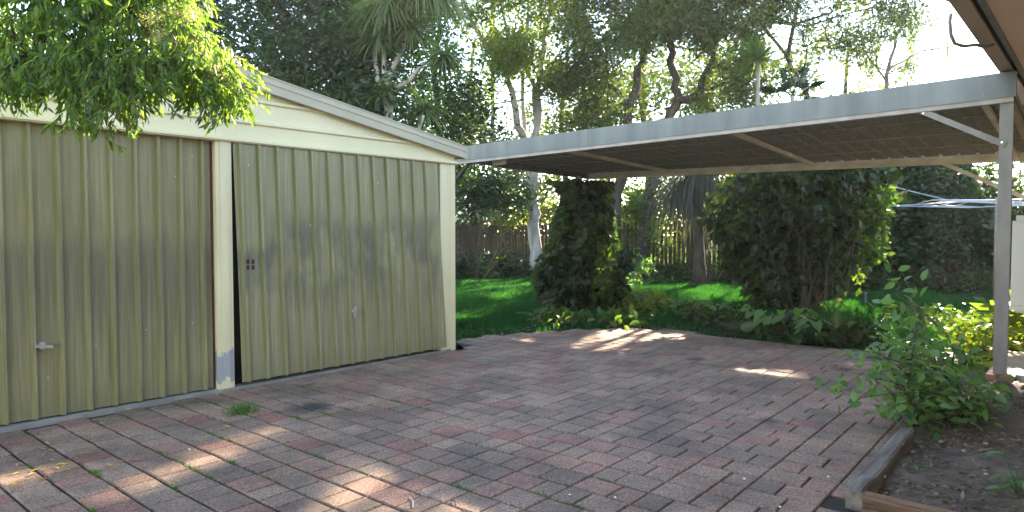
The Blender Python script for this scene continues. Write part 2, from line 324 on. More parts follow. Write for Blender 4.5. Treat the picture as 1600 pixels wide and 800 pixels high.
nx, ny = 40, 40; b0, b1 = 3.70, 8.0
vs = []
for i in range(nx + 1):
    for j in range(ny + 1):
        U = b0 + (b1 - b0) * i / nx; V = SV + 0.06 + 2.4 * j / ny
        vs.append(upv(U, V, -0.02 + 0.05 * math.sin(U * 5.1 + V * 3) * math.sin(V * 6.3) * 0.5 + 0.02 * random.random() + 0.03 * min(1, j / 8)))
bed.add(vs, [(i * (ny + 1) + j, (i + 1) * (ny + 1) + j, (i + 1) * (ny + 1) + j + 1, i * (ny + 1) + j + 1) for i in range(nx) for j in range(ny)])
tag(bed.build('garden_bed', M['soil'], smooth=True), kind='structure')
cp = MB().box(7.78, 9.3, -0.86, 0.33, -0.03, 0.06)
path = tag(cp.build('concrete_path', M['concrete']), kind='structure')
eb = MB().box(7.66, 7.775, -0.86, -0.64, -0.03, 0.055); eb.build('edging_brick', simple('red_edging', (0.35, 0.15, 0.10), (0.3, 0.13, 0.09), 9, 0.9), path)

# pavers: two sizes (0.225 and 0.15 by 0.2), rows 0.2 apart, columns in pairs 0.375 wide
def paver_mesh(L, W):
    g, b, h = 0.0042, 0.007, 0.03; a, c = L / 2 - 0.0066, W / 2 - 0.0036
    v = [(sx * a, sy * c, -h) for sx, sy in ((-1, -1), (1, -1), (1, 1), (-1, 1))] + [(sx * a, sy * c, -b) for sx, sy in ((-1, -1), (1, -1), (1, 1), (-1, 1))] + \
        [(sx * (a - 0.007), sy * (c - 0.005), 0) for sx, sy in ((-1, -1), (1, -1), (1, 1), (-1, 1))]
    f = [(8, 9, 10, 11)] + [(i, (i + 1) % 4, 4 + (i + 1) % 4, 4 + i) for i in range(4)] + [(4 + i, 4 + (i + 1) % 4, 8 + (i + 1) % 4, 8 + i) for i in range(4)]
    return v, f
PM = {}
for L in (0.225, 0.15):
    v, f = paver_mesh(0.2, L); me = bpy.data.meshes.new('paver'); me.from_pydata(v, [], f); me.materials.append(M['paver']); PM[L] = me
cells = []
for i in range(-14, 70):
    for j in range(-26, 10):
        U = 3.0 + 0.1 + 0.2 * i - 0.0; Vb = -0.96 + 0.375 * j
        first = 0.15 if ((i + j) % 2 == 0) == (random.random() < 0.88) else 0.225
        for k, L in enumerate((first, 0.375 - first)):
            Vc = Vb + (L / 2 if k == 0 else first + L / 2); cells.append((U, Vc, L))
cells = [c for c in cells if -1 < c[0] < 13]
for q, (U, Vc, L) in enumerate(cells):         # cut pieces along the sleeper and the garden bed
    if U > 3.7 and Vc - L / 2 < SV - 0.03 and Vc + L / 2 > SV: lo = Vc - L / 2; cells[q] = (U, (lo + SV - 0.001) / 2, round(SV - 0.001 - lo, 3))
cw = np.array([upv(c[0], c[1])[:2] for c in cells]); inside = inpoly(cw[:, 0], cw[:, 1], pave_poly)
pavs = []
for c, p, ok in zip(cells, cw, inside):
    if not ok: continue
    d = math.hypot(p[0], p[1]); zc = p[1] if p[1] > 0.1 else 0.1
    px = 800 + F * p[0] / zc; py = 361 + F * CAMH / zc
    seen = -60 < px < 1660 and py < 830 and p[1] > 0.5
    pavs.append((0 if seen else 1, d, c, p))
pavs.sort(key=lambda q: (q[0], q[1]))
far = MB(); yaw = math.atan2(UP[1], UP[0])
for n, (hid, d, (U, V, L), p) in enumerate(pavs):
    rz = random.gauss(0, 0.006); dz = random.gauss(0, 0.0013); tx, ty = random.gauss(0, 0.005), random.gauss(0, 0.005)
    if n < 300:
        if L not in PM:
            v, f = paver_mesh(0.2, L); me = bpy.data.meshes.new('paver'); me.from_pydata(v, [], f); me.materials.append(M['paver']); PM[L] = me
        o = link('paver', PM[L], None, paving); o.location = (p[0], p[1], dz); o.rotation_euler = (tx, ty, yaw + rz)
    else:
        v, f = paver_mesh(0.2, L); cs, sn = math.cos(yaw + rz), math.sin(yaw + rz)
        far.add([(p[0] + x * cs - y * sn, p[1] + x * sn + y * cs, z + dz + ty * x + tx * y) for x, y, z in v], f)
tag(far.build('pavers', M['paver_far'], paving), kind='stuff')

# ------------------------------------------------------------------ garage
V0 = -5.76
GU0, GU1, GR = -0.06, 5.447, 2.70
gar = thing('garage', 'olive and cream metal double garage with low gable roof', 'garage', uv(2.7, V0))
def roof_h(U): return 2.845 - abs(U - GR) * (0.46 / 2.88)
MB().box(GU0, GU0 + 0.14, V0 - 0.08, V0, 0, 2.18).build('corner_post', M['postcream'], gar)
m = MB().box(2.625, 2.765, V0 - 0.07, V0, 0, 2.175)
m.box(2.66, 2.73, V0 + 0.001, V0 + 0.008, 0, 2.175); tag(m.build('centre_post', M['postcream'], gar), 'cream post with a worn grey patch at its foot')
m = MB().box(5.215, GU1, V0 - 0.08, V0, 0, 2.175); m.box(5.33, 5.335, V0 + 0.0, V0 + 0.004, 0, 2.175)
m.box(5.37, 5.435, V0 + 0.001, V0 + 0.007, 0, 2.175); m.build('corner_post', M['cream'], gar)
MB().box(5.165, 5.214, V0 - 0.12, V0 - 0.07, 0, 2.2).build('door_jamb', M['redsteel'], gar)
MB().box(2.60, 2.624, V0 - 0.12, V0 - 0.06, 0, 2.2).build('door_jamb', M['redsteel'], gar)
MB().box(2.766, 2.90, V0 - 0.14, V0 - 0.11, 0, 2.2).build('door_jamb', M['dark'], gar)  # dark strip closing the gap beside the post, shade put into its colour
def ribbed(UA_t, UB_t, UA_b, UB_b, zb, zt, Vt, Vb, pitch=0.1753, first=0.07, depth=0.03):
    prof = [(0.0, 0)]; x = first; W = UB_t - UA_t
    while x + 0.05 < W:
        prof += [(x, 0), (x + 0.013, depth), (x + 0.033, depth), (x + 0.046, 0)]; x += pitch
    prof.append((W, 0)); m = MB(); vs = []; nz = 6
    for k in range(nz + 1):
        fz = k / nz; z = zb + (zt - zb) * fz
        for x, d in prof:
            a = x / W; Ut = UA_t + a * (UB_t - UA_t); Ub = UA_b + a * (UB_b - UA_b)
            vs.append(uv(Ub + (Ut - Ub) * fz, Vb + (Vt - Vb) * fz + d + 0.004 * math.sin(a * 9 + fz * 4) * math.sin(fz * 3.1), z))
    n = len(prof); m.add(vs, [(k * n + i, k * n + i + 1, (k + 1) * n + i + 1, (k + 1) * n + i) for k in range(nz) for i in range(n - 1)]); return m
dl = ribbed(0.02, 2.598, 0.02, 2.6, 0.035, 2.19, V0 - 0.055, V0 - 0.05, first=0.03).build('garage_door', M['doorL'], gar)
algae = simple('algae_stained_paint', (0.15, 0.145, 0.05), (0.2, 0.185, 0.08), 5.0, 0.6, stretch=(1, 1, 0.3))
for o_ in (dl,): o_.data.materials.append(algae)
tag(dl, 'closed olive door with grey mould across its lower half')
dr = ribbed(2.78, 5.165, 2.825, 5.285, 0.055, 2.17, V0 + 0.002, V0 + 0.02, first=0.03, pitch=0.178).build('garage_door', M['doorR'], gar)
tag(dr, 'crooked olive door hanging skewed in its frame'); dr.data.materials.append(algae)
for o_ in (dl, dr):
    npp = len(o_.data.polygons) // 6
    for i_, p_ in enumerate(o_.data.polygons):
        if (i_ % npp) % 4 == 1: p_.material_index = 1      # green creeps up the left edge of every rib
def handle(pos, ang, par):
    m = MB(); p = np.array(pos); n = np.array([VG[0], VG[1], 0]); a = np.array([UG[0] * math.cos(ang), UG[1] * math.cos(ang), math.sin(ang)])
    m.tube([p, p + n * 0.045], 0.013, 10); m.tube([p, p + n * 0.006], 0.028, 12); m.bar(p + n * 0.05 - a * 0.055, p + n * 0.05 + a * 0.055, 0.022, 0.016, tuple(n)); return m.build('handle', M['chrome'], par)
def onwall(px, py, V):
    d = ray(px, py); vv = d[0] * VG[0] + d[1] * VG[1]; t = V / vv; return np.array([d[0] * t, d[1] * t, CAMH + d[2] * t])
handle(onwall(66, 540, V0 - 0.05), -0.15, dl); handle(onwall(550, 487, V0 + 0.02), 1.5, dr)
for (px, py) in ((75, 590), (98, 612), (150, 540), (228, 515), (300, 505), (274, 276), (300, 245), (212, 300), (88, 270)):
    p = onwall(px, py, V0 - 0.05); MB().tube([p, p + np.array([VG[0], VG[1], 0]) * 0.004], 0.0045, 6).build('rivet', M['white'], dl)
for (px, py) in ((388, 258), (434, 291), (468, 404), (590, 286), (616, 382), (485, 352), (660, 322), (671, 378), (651, 475), (619, 477), (380, 440)):
    p = onwall(px, py, V0 + 0.012); MB().tube([p, p + np.array([VG[0], VG[1], 0]) * 0.005], 0.0055, 6).build('rivet', M['white'], dr)
for k in range(4):                             # remains of old stick-on marks
    p = onwall(385 + (k % 2) * 8, 409 + (k // 2) * 9, V0 + 0.016); MB().bar(p, p + np.array([UG[0], UG[1], 0]) * 0.028, 0.002, 0.04).build('sticker_mark', M['fence'], dr)
MB().box(-0.02, 5.35, V0 - 0.10, V0 + 0.02, -0.03, 0.022).build('threshold', simple('threshold', (0.28, 0.26, 0.23), (0.2, 0.19, 0.17), 6, 0.9), gar)
# gable: horizontal ribbed sheets up to the roof line
m = MB(); prof = []; z = 2.20
while z < 2.9:
    prof += [(z, 0.0), (z + 0.145, 0.0), (z + 0.158, 0.022), (z + 0.182, 0.022), (z + 0.195, 0.0)]; z += 0.195
prof = [q for q in prof if q[0] < 2.83] + [(2.84, 0)]
for (z0, d0), (z1, d1) in zip(prof, prof[1:]):
    if z1 - z0 < 1e-4: continue
    h = 0.46 / 2.88; c = []
    for zz, dd in ((z0, d0), (z1, d1)):
        w_ = min((2.845 - zz) / h, GR - GU0); w2 = min((2.845 - zz) / h, GU1 - GR); c.append((GR - w_, GR + w2, zz, dd))
    m.add([uv(c[0][0], V0 - 0.01 + c[0][3], c[0][2]), uv(c[0][1], V0 - 0.01 + c[0][3], c[0][2]), uv(c[1][1], V0 - 0.01 + c[1][3], c[1][2]), uv(c[1][0], V0 - 0.01 + c[1][3], c[1][2])], [(0, 1, 2, 3)])
m.build('gable_cladding', M['cream'], gar)
m = MB().box(GU0 - 0.02, GU1 + 0.02, V0 - 0.07, V0 + 0.02, 2.176, 2.212); m.box(GU0 - 0.02, GU1 + 0.02, V0 + 0.02, V0 + 0.035, 2.186, 2.206); m.build('lintel_trim', M['cream'], gar)
def slope_box(m, Ua, Ub, Va, Vb, top, th):
    za, zb = roof_h(Ua) + top, roof_h(Ub) + top
    m.hexa([uv(Ua, Va, za - th), uv(Ub, Va, zb - th), uv(Ub, Vb, zb - th), uv(Ua, Vb, za - th), uv(Ua, Va, za), uv(Ub, Va, zb), uv(Ub, Vb, zb), uv(Ua, Vb, za)])
for Ua, Ub in ((GR, 5.585), (GU0 - 0.14, GR)):
    m = MB(); slope_box(m, Ua, Ub, V0 + 0.03, V0 + 0.06, 0.0, 0.125); slope_box(m, Ua, Ub, V0 - 0.10, V0 + 0.066, 0.012, 0.011)
    slope_box(m, Ua, Ub, V0 + 0.06, V0 + 0.066, -0.045, 0.012); slope_box(m, Ua, Ub, V0 - 0.02, V0 + 0.066, -0.125, 0.012)
    m.build('barge_capping', M['creamroof'], gar)
    m = MB(); vs = []; nv = 60
    for k in range(nv + 1):
        V = V0 - 0.1 - k * 6.1 / nv; d = 0.0 if k % 2 else 0.018
        vs += [uv(Ua, V, roof_h(Ua) - 0.03 + d), uv(Ub, V, roof_h(Ub) - 0.03 + d)]
    m.add(vs, [(2 * k, 2 * k + 1, 2 * k + 3, 2 * k + 2) for k in range(nv)]); m.build('roof_sheet', M['roofsheet'], gar)
m = MB().box(5.46, 5.59, V0 - 6.2, V0 + 0.02, 2.255, 2.37); m.build('gutter', M['creamroof'], gar)
MB().box(5.40, 5.442, V0 - 6.1, V0 - 0.09, 0, 2.32).build('side_wall', M['cream'], gar)
MB().box(GU0, GU0 + 0.04, V0 - 6.1, V0 - 0.09, 0, 2.32).build('side_wall', M['cream'], gar)
MB().box(GU0 + 0.05, 5.39, V0 - 6.1, V0 - 6.04, 0, 2.35).build('back_wall', M['cream'], gar)

# ------------------------------------------------------------------ carport
car = thing('carport', 'flat metal carport with zinc fascia and galvanised post', 'carport', uv(7.745, -0.815))
CU0, CU1, CVR, CVL = 7.70, 10.85, -0.69, -8.45
def fz(V): return 2.635 + (V - CVR) * (2.635 - 2.55) / (CVR + 7.915)     # height of the fascia's lower edge
def bz(V): return 2.305 + (-1.2 - V) * 0.0165                    # lower edge of the back beam
def long_bar(m, Ua, Ub, Va, Vb, zf, lo, hi, n=6):
    for k in range(n):
        a = Va + (Vb - Va) * k / n; b = Va + (Vb - Va) * (k + 1) / n; za, zb = zf(a), zf(b)
        m.hexa([uv(Ua, a, za + lo), uv(Ub, a, za + lo), uv(Ub, b, zb + lo), uv(Ua, b, zb + lo), uv(Ua, a, za + hi), uv(Ub, a, za + hi), uv(Ub, b, zb + hi), uv(Ua, b, zb + hi)])
    return m
m = long_bar(MB(), CU0, CU0 + 0.004, CVR, CVL, fz, 0.0, 0.232, 1); m.box(CU0 + 0.004, CU0 + 0.05, CVR - 0.004, CVR, fz(CVR), fz(CVR) + 0.232)
long_bar(m, CU0 + 0.004, CU0 + 0.13, CVR, CVL, fz, 0.228, 0.2325, 1); fas = m.build('fascia', M['zinc'], car)
for k in range(9):
    V = CVR - 0.25 - k * 0.85; p = np.array(uv(CU0 - 0.004, V, fz(V) + 0.05)); MB().tube([p, p + np.array([UG[0], UG[1], 0]) * 0.006], 0.009, 6).build('screw', M['pipe'], fas)
for V in (-3.1, -5.5): MB().box(CU0 - 0.003, CU0 - 0.0005, V, V + 0.03, fz(V) + 0.002, fz(V) + 0.228).build('joint_strip', M['zinc'], fas)
m = long_bar(MB(), CU0 + 0.012, CU0 + 0.022, CVR - 0.02, CVL, fz, -0.045, 0.12, 1); long_bar(m, CU0 + 0.022, CU0 + 0.085, CVR - 0.02, CVL, fz, -0.045, -0.038, 1)
m.build('front_beam', M['steel'], car)
m = long_bar(MB(), CU1, CU1 + 0.06, CVR - 0.02, CVL + 0.75, bz, 0.0, 0.16, 1); m.build('back_beam', M['beamback'], car)
for V in (-3.45, -5.92, -0.95):
    m = MB(); m.bar(uv(CU0 + 0.09, V, fz(V) - 0.005), uv(CU1 - 0.002, V, bz(V) + 0.07), 0.05, 0.045); m.build('rafter', M['beamback'], car)
# roof sheet: ribs run from front to back, one every 0.21 m
m = MB(); prof = []; V = CVR - 0.03
while V > CVL + 0.75:
    prof += [(V, 0.03), (V - 0.03, 0.03), (V - 0.045, 0.0), (V - 0.195, 0.0)]; V -= 0.21
nk = 5; vs = []
for k in range(nk + 1):
    a = k / nk
    for V, d in prof: U = CU0 + 0.03 + a * (CU1 - 0.004 - CU0 - 0.03); vs.append(uv(U, V, (fz(V) + 0.045) * (1 - a) + (bz(V) + 0.108) * a + d))
n = len(prof); m.add(vs, [(k * n + i, k * n + i + 1, (k + 1) * n + i + 1, (k + 1) * n + i) for k in range(nk) for i in range(n - 1)])
m.build('roof_sheet', M['under'], car)
for a in (0.25, 0.5, 0.75):
    m = MB(); U = CU0 + a * (CU1 - CU0)
    zf = lambda V, a=a: (fz(V) + 0.045) * (1 - a) + (bz(V) + 0.108) * a
    long_bar(m, U, U + 0.025, CVR - 0.05, CVL + 0.6, zf, -0.014, -0.004, 3); m.build('batten', M['steel'], car)
m = MB()
m.hexa([uv(CU0 + 0.1, CVL + 0.74, fz(-7.9) - 0.06), uv(CU1 + 0.1, CVL + 0.74, bz(-7.9) + 0.0), uv(CU1 + 0.1, CVL + 0.69, bz(-7.9)), uv(CU0 + 0.1, CVL + 0.69, fz(-7.9) - 0.06),
        uv(CU0 + 0.1, CVL + 0.74, fz(-7.9) + 0.2), uv(CU1 + 0.1, CVL + 0.74, bz(-7.9) + 0.22), uv(CU1 + 0.1, CVL + 0.69, bz(-7.9) + 0.22), uv(CU0 + 0.1, CVL + 0.69, fz(-7.9) + 0.2)])
m.build('end_beam', M['under'], car)
m = MB(); m.bar(uv(CU0 + 0.06, -0.77, fz(CVR) + 0.10), uv(CU1 + 0.1, -0.77, bz(CVR) + 0.13), 0.05, 0.2); m.build('side_beam', M['gutterb'], car)
# posts
m = MB(); Up, Vp = 7.745, -0.815
m.box(Up, Up + 0.003, Vp, Vp + 0.105, -0.05, 2.62); m.box(Up + 0.003, Up + 0.075, Vp + 0.102, Vp + 0.105, -0.05, 2.62); m.box(Up + 0.003, Up + 0.075, Vp, Vp + 0.003, -0.05, 2.62); m.box(Up + 0.07, Up + 0.073, Vp + 0.003, Vp + 0.102, -0.05, 2.62)
tag(m.build('post', M['zincdull'], car), 'galvanised square post at the front right')
for (U, V) in ((CU0 + 0.06, -8.38), (CU1 - 0.9, -7.3)):
    MB().box(U, U + 0.07, V, V + 0.07, -0.05, (fz(V) - 0.05) if U < 9 else bz(V) - 0.001).build('post', M['zincdull'], car)
m = MB(); a = np.array(uv(Up - 0.012, -1.47, fz(-1.47) - 0.02)); b = np.array(uv(Up - 0.012, -0.765, 2.20)); m.bar(a, b, 0.055, 0.007, (UG[0], UG[1], 0))
br = tag(m.build('brace', M['zincdull'], car), 'pale flat knee brace between post and fascia')
for q, (U, V, z) in enumerate(((Up - 0.016, -0.79, 2.225), (Up - 0.016, -1.43, 2.565))):
    p = np.array(uv(U, V, z)); MB().tube([p, p - np.array([UG[0], UG[1], 0]) * 0.012], 0.010, 6).build('bolt', M['chrome'], br)
m = MB(); m.bar(uv(CU0 + 0.06, -7.86, fz(-7.9) - 0.03), uv(CU0 + 0.06, -8.36, 2.1), 0.05, 0.05); m.build('brace', M['fence'], car)
m = MB(); m.bar(uv(CU1 + 0.02, -1.75, bz(-1.7) + 0.01), uv(CU1 + 0.02, -0.35, 1.55), 0.05, 0.05); m.build('brace', M['beamback'], car)
m = MB(); p = D(790, 258, 11.6); m.bar(uv(7.98, -7.55, 2.50), uv(7.98, -7.25, 2.505), 0.02, 0.07); m.build('bracket_plate', M['beamback'], car)
k = 0; V = CVR - 0.30
while V > -6.2:                               # white blocks standing for sky light leaking in at the rib ends
    MB().box(CU0 + 0.026, CU0 + 0.06, V - 0.018, V + 0.018, fz(V) - 0.036, fz(V) - 0.012).build('rib_end_light', M['white'], car); V -= 0.21

# ------------------------------------------------------------------ house at the right
hs = thing('house', 'tan rendered house wall with wide eave, gutter and soffit', 'house', uv(3, 0.4))
m = MB().box(-3.5, 14, -0.825, -0.722, 2.88, 2.99); m.build('gutter', M['gutterb'], hs)
m = MB().box(-3.5, 14, -0.721, -0.69, 2.90, 3.02); m.build('gutter_gap_shade', M['dark'], hs)  # open gap behind the gutter, its shade put in as a dark strip
for i in range(12):
    m = MB().box(-3.5 + i * 1.45, -3.5 + i * 1.45 + 1.446, -0.689, 0.42, 2.905, 2.914); m.build('soffit_sheet', M['soffit'], hs)
MB().box(-3.5, 14, -0.69, -0.655, 2.885, 2.904).build('soffit_trim', M['pipe'], hs)
MB().box(-3.5, 8.7, 0.36, 0.6, -0.05, 2.903).build('wall', M['brick'], hs)
MB().box(8.71, 14, -0.30, 0.6, -0.05, 2.903).build('wall', M['brick'], hs)
m = MB(); m.hexa([uv(-3.5, -0.83, 3.0), uv(14, -0.83, 3.0), uv(14, 3.0, 3.0), uv(-3.5, 3.0, 3.0), uv(-3.5, -0.83, 3.03), uv(14, -0.83, 3.03), uv(14, 3.0, 4.2), uv(-3.5, 3.0, 4.2)]); m.build('roof', M['roofsheet'], hs)
pts = [D(1486, 22, 4.75), D(1484, 34, 4.75), D(1486, 55, 4.75), D(1492, 68, 4.75), D(1505, 72, 4.8), D(1525, 70, 4.9), D(1540, 74, 5.0), D(1552, 70, 5.05)]
tag(MB().tube(pts, 0.012, 8).build('service_cable', M['pipe'], None, True), 'grey bent conduit hanging from the gutter above the carport', 'conduit')
ac = thing('air_conditioner', 'cream outdoor air conditioner unit mounted on the house wall', 'air conditioner', uv(8.8, -0.5, 0.61))
m = MB().box(8.35, 9.25, -0.75, -0.36, 0.66, 1.50); m.build('casing', M['ac'], ac)
MB().box(8.34, 9.26, -0.72, -0.37, 1.501, 1.555).build('top_cover', M['ac'], ac)
MB().box(8.32, 9.28, -0.79, -0.345, 0.61, 0.658).build('base_tray', M['ac'], ac)
for U in (8.5, 9.1): MB().box(U, U + 0.04, -0.72, -0.301, 0.57, 0.609).build('bracket', M['white'], ac)
for i in range(8): MB().box(8.344, 8.349, -0.60, -0.42, 0.8 + i * 0.07, 0.815 + i * 0.07).build('louvre', M['ac'], ac)

# ------------------------------------------------------------------ timber edging
def sleeper(name, label, U0, U1, Va, Vb, z1, mat):
    nU = 14; m = MB(); vs = []
    for k in range(nU + 1):
        a = k / nU; U = U0 + (U1 - U0) * a
        for (V, z) in ((Va, -0.03), (Va, z1 - 0.012), (Va + 0.012 * (1 if Vb > Va else -1), z1), (Vb - 0.012 * (1 if Vb > Va else -1), z1), (Vb, z1 - 0.012), (Vb, -0.03)):
            j = (random.random() - 0.5) * 0.008; vs.append((U, V + j, z + (j if z > 0 else 0)))
    f = [(k * 6 + i, k * 6 + (i + 1) % 6, (k + 1) * 6 + (i + 1) % 6, (k + 1) * 6 + i) for k in range(nU) for i in range(6)] + [(5, 4, 3, 2, 1, 0), tuple(nU * 6 + i for i in range(6))]
    return vs, f
vs, f = sleeper('', '', 3.69, 5.14, SV + 0.003, SV + 0.085, 0.085, None)
m = MB(); m.add([upv(U, V, z) for U, V, z in vs], f); tag(m.build('timber_sleeper', M['timber'], loc=upv(4.1, SV + 0.05)), 'weathered grey timber sleeper running back beside the pavers', 'timber sleeper')
vs, f = sleeper('', '', SV + 0.09, 1.5, 3.665, 3.765, 0.078, None)
m = MB(); m.add([upv(V, U, z) for U, V, z in vs], [tuple(reversed(q)) for q in f]); tag(m.build('timber_sleeper', M['timberb'], loc=upv(3.7, 0)), 'split orange-brown timber sleeper across the front of the garden bed', 'timber sleeper')

# ------------------------------------------------------------------ picket fence along the back
def fence(name, a, b, h, label, n, gap, lean=0.0):
    a = np.array(a); b = np.array(b); t = thing(name, label, 'fence', (a + b) / 2); d = (b - a) / np.linalg.norm(b - a); nn = np.array([-d[1], d[0], 0])
    L = np.linalg.norm(b - a); wd = L / n * (1 - gap)
    for z in (0.35, h - 0.3):
        MB().bar(a + nn * 0.035 + (0, 0, z), b + nn * 0.035 + (0, 0, z), 0.04, 0.08).build('rail', M['fence'], t)
    for i in range(0, n, 22):
        p = a + d * (L * (i + 0.4) / n) + nn * 0.11; MB().bar(p, p + (0, 0, h - 0.05), 0.1, 0.1, (1, 0, 0)).build('post', M['fence'], t)
    v = [(-wd / 2, 0, 0), (wd / 2, 0, 0), (wd / 2, 0, h), (-wd / 2, 0, h), (-wd / 2, -0.018, 0), (wd / 2, -0.018, 0), (wd / 2, -0.018, h), (-wd / 2, -0.018, h)]
    me = bpy.data.meshes.new('picket'); me.from_pydata(v, [], [(0, 1, 2, 3), (7, 6, 5, 4), (0, 4, 5, 1), (1, 5, 6, 2), (2, 6, 7, 3), (3, 7, 4, 0)]); me.materials.append(M['fence'])
    an = math.atan2(d[1], d[0])
    for i in range(n):
        p = a + d * (L * (i + 0.5) / n) - ROOT[t]; o = link('picket', me, None, t)
        o.location = (p[0], p[1], p[2] + random.gauss(-0.02, 0.02)); o.rotation_euler = (0, random.gauss(0, 0.008), an + random.gauss(0, 0.02)); o.scale = (random.uniform(0.9, 1.08), 1, random.uniform(0.97, 1.02))
fence('picket_fence', (-9, 22.0, 0), (2.4, 21.2, 0), 1.62, 'dark timber paling fence behind the lawn left of the vine pillar', 108, 0.08)
fence('picket_fence', (2.6, 20.6, 0), (8.0, 19.4, 0), 1.72, 'dark timber picket fence with bright gaps between the two vine clumps', 44, 0.30)
fence('picket_fence', (8.1, 19.2, 0), (19, 18.4, 0), 1.7, 'dark picket fence behind the right hedge with few gaps', 90, 0.16)

# ------------------------------------------------------------------ foliage makers
def unit(v): return v / (np.linalg.norm(v, axis=1, keepdims=True) + 1e-9)
def leaf_geo(P, Dv, Nn, L, W, fold=0.25, sides=4):
    n = len(P); S = unit(np.cross(Dv, Nn)); Nn = unit(np.cross(S, Dv)); L = np.broadcast_to(L, n)[:, None]; W = np.broadcast_to(W, n)[:, None]
    if sides == 4:
        V = np.stack([P, P + Dv * L * 0.45 + S * W / 2 + Nn * W * fold, P + Dv * L, P + Dv * L * 0.45 - S * W / 2 + Nn * W * fold], 1).reshape(-1, 3)
        i = np.arange(n)[:, None] * 4; T = np.concatenate([i + np.array([[0, 1, 2]]), i + np.array([[0, 2, 3]])]); return V, T
    V = np.stack([P, P + Dv * L * 0.28 + S * W * 0.42 + Nn * W * fold, P + Dv * L * 0.62 + S * W * 0.40 + Nn * W * fold - Nn * L * 0.03, P + Dv * L - Nn * L * 0.10,
                  P + Dv * L * 0.62 - S * W * 0.40 + Nn * W * fold - Nn * L * 0.03, P + Dv * L * 0.28 - S * W * 0.42 + Nn * W * fold, P + Dv * L * 0.5 - Nn * L * 0.01], 1).reshape(-1, 3)
    i = np.arange(n)[:, None] * 7; T = np.concatenate([i + np.array([[a, b, 6]]) for a, b in ((0, 1), (1, 2), (2, 3), (3, 4), (4, 5), (5, 0))]); return V, T
def cloud(clumps, per, rc, flat=0.8, r=rng):
    """leaf bases gathered round clump centres"""
    c = np.repeat(clumps, per, 0); return c + r.normal(size=c.shape) * rc * np.array([1, 1, flat])
def fill(center, rad, n, shell=0.5, r=rng):
    d = unit(r.normal(size=(n, 3))); rr = (shell + (1 - shell) * r.random((n, 1)) ** 0.6); return np.array(center) + d * rr * np.array(rad)
def foliage(name, P, mat, parent, L, W, droop=0.4, sides=4, up=0.3, keep=True, jitter=0.3, roofclip=True):
    if keep: P = P[carve(P, 0.03 if L < 0.2 else 0.02, 0.0 if L < 0.2 else L * 1.1)]
    if roofclip: P = P[~inroof(P)]
    P = P[P[:, 2] > 0.0]
    n = len(P); Dv = rng.normal(size=(n, 3)); Dv[:, 2] = Dv[:, 2] * 0.6 - droop; Dv = unit(Dv); Nn = rng.normal(size=(n, 3)) * 0.8; Nn[:, 2] += up; Nn = unit(Nn)
    LL = L * (1 + jitter * rng.normal(size=n)).clip(0.4, 1.8); V, T = leaf_geo(P, Dv, Nn, LL, LL * W / L, sides=sides); return npmesh(name, V, T, mat, parent)
def limb(m, a, b, r0, r1, bend=0.12, n=6, sides=6, rr=None):
    a = np.array(a, float); b = np.array(b, float); L = np.linalg.norm(b - a); off = rng.normal(size=3) * L * bend; off2 = rng.normal(size=3) * L * bend * 0.4
    pts = []; rad = []
    for k in range(n + 1):
        t = k / n; pts.append(a + (b - a) * t + off * math.sin(math.pi * t) + off2 * math.sin(2 * math.pi * t)); rad.append(r0 + (r1 - r0) * t)
    m.tube(pts, rad, sides); return pts
def tree(name, label, trunks, clumps, per, rc, leaf, lm, bm, group=None, twigs=1.0, L=0.12, W=0.05, droop=0.4, keep=True, r_limb=0.05, sub=3, flat=0.8, attach=0.35):
    """trunks: list of polylines with end radii; clumps: centres of the leaf masses, each reached by a branch"""
    base = trunks[0][0][0]; t = thing(name, label, 'tree', base, group); m = MB(); allp = []
    for pts, r0, r1 in trunks:
        k = len(pts); P = []; 
        for i in range(k - 1):
            for s_ in range(4): P.append(np.array(pts[i]) + (np.array(pts[i + 1]) - np.array(pts[i])) * s_ / 4 + rng.normal(size=3) * r0 * 0.22 * (0 if i + s_ == 0 else 1))
        P.append(np.array(pts[-1], float)); m.tube(P, [r0 + (r1 - r0) * i / (len(P) - 1) for i in range(len(P))], 9); allp += P[int(len(P) * attach):]
    allp = np.array(allp); nb = int(len(clumps) * twigs)
    idx = rng.permutation(len(clumps))[:nb]; hubs = []
    for i in idx:
        c = clumps[i]; cand = np.vstack([allp] + ([np.array(hubs)] if hubs else []))
        dd = np.linalg.norm(cand - c, axis=1) + np.maximum(0, cand[:, 2] - c[2]) * 1.5; a = cand[dd.argmin()]
        L_ = np.linalg.norm(c - a); r0 = min(r_limb, 0.012 + L_ * 0.014); pts = limb(m, a, c, r0, 0.006, 0.08, 5, 5); hubs += [pts[3], pts[4]]
        for q in range(sub): limb(m, pts[-1 - (q % 2)], c + rng.normal(size=3) * rc * 1.2, 0.006, 0.002, 0.1, 2, 3)
    m.build('trunk', bm, t, True)
    foliage('crown', cloud(clumps, per, rc, flat), lm, t, L, W, droop, keep=keep); return t
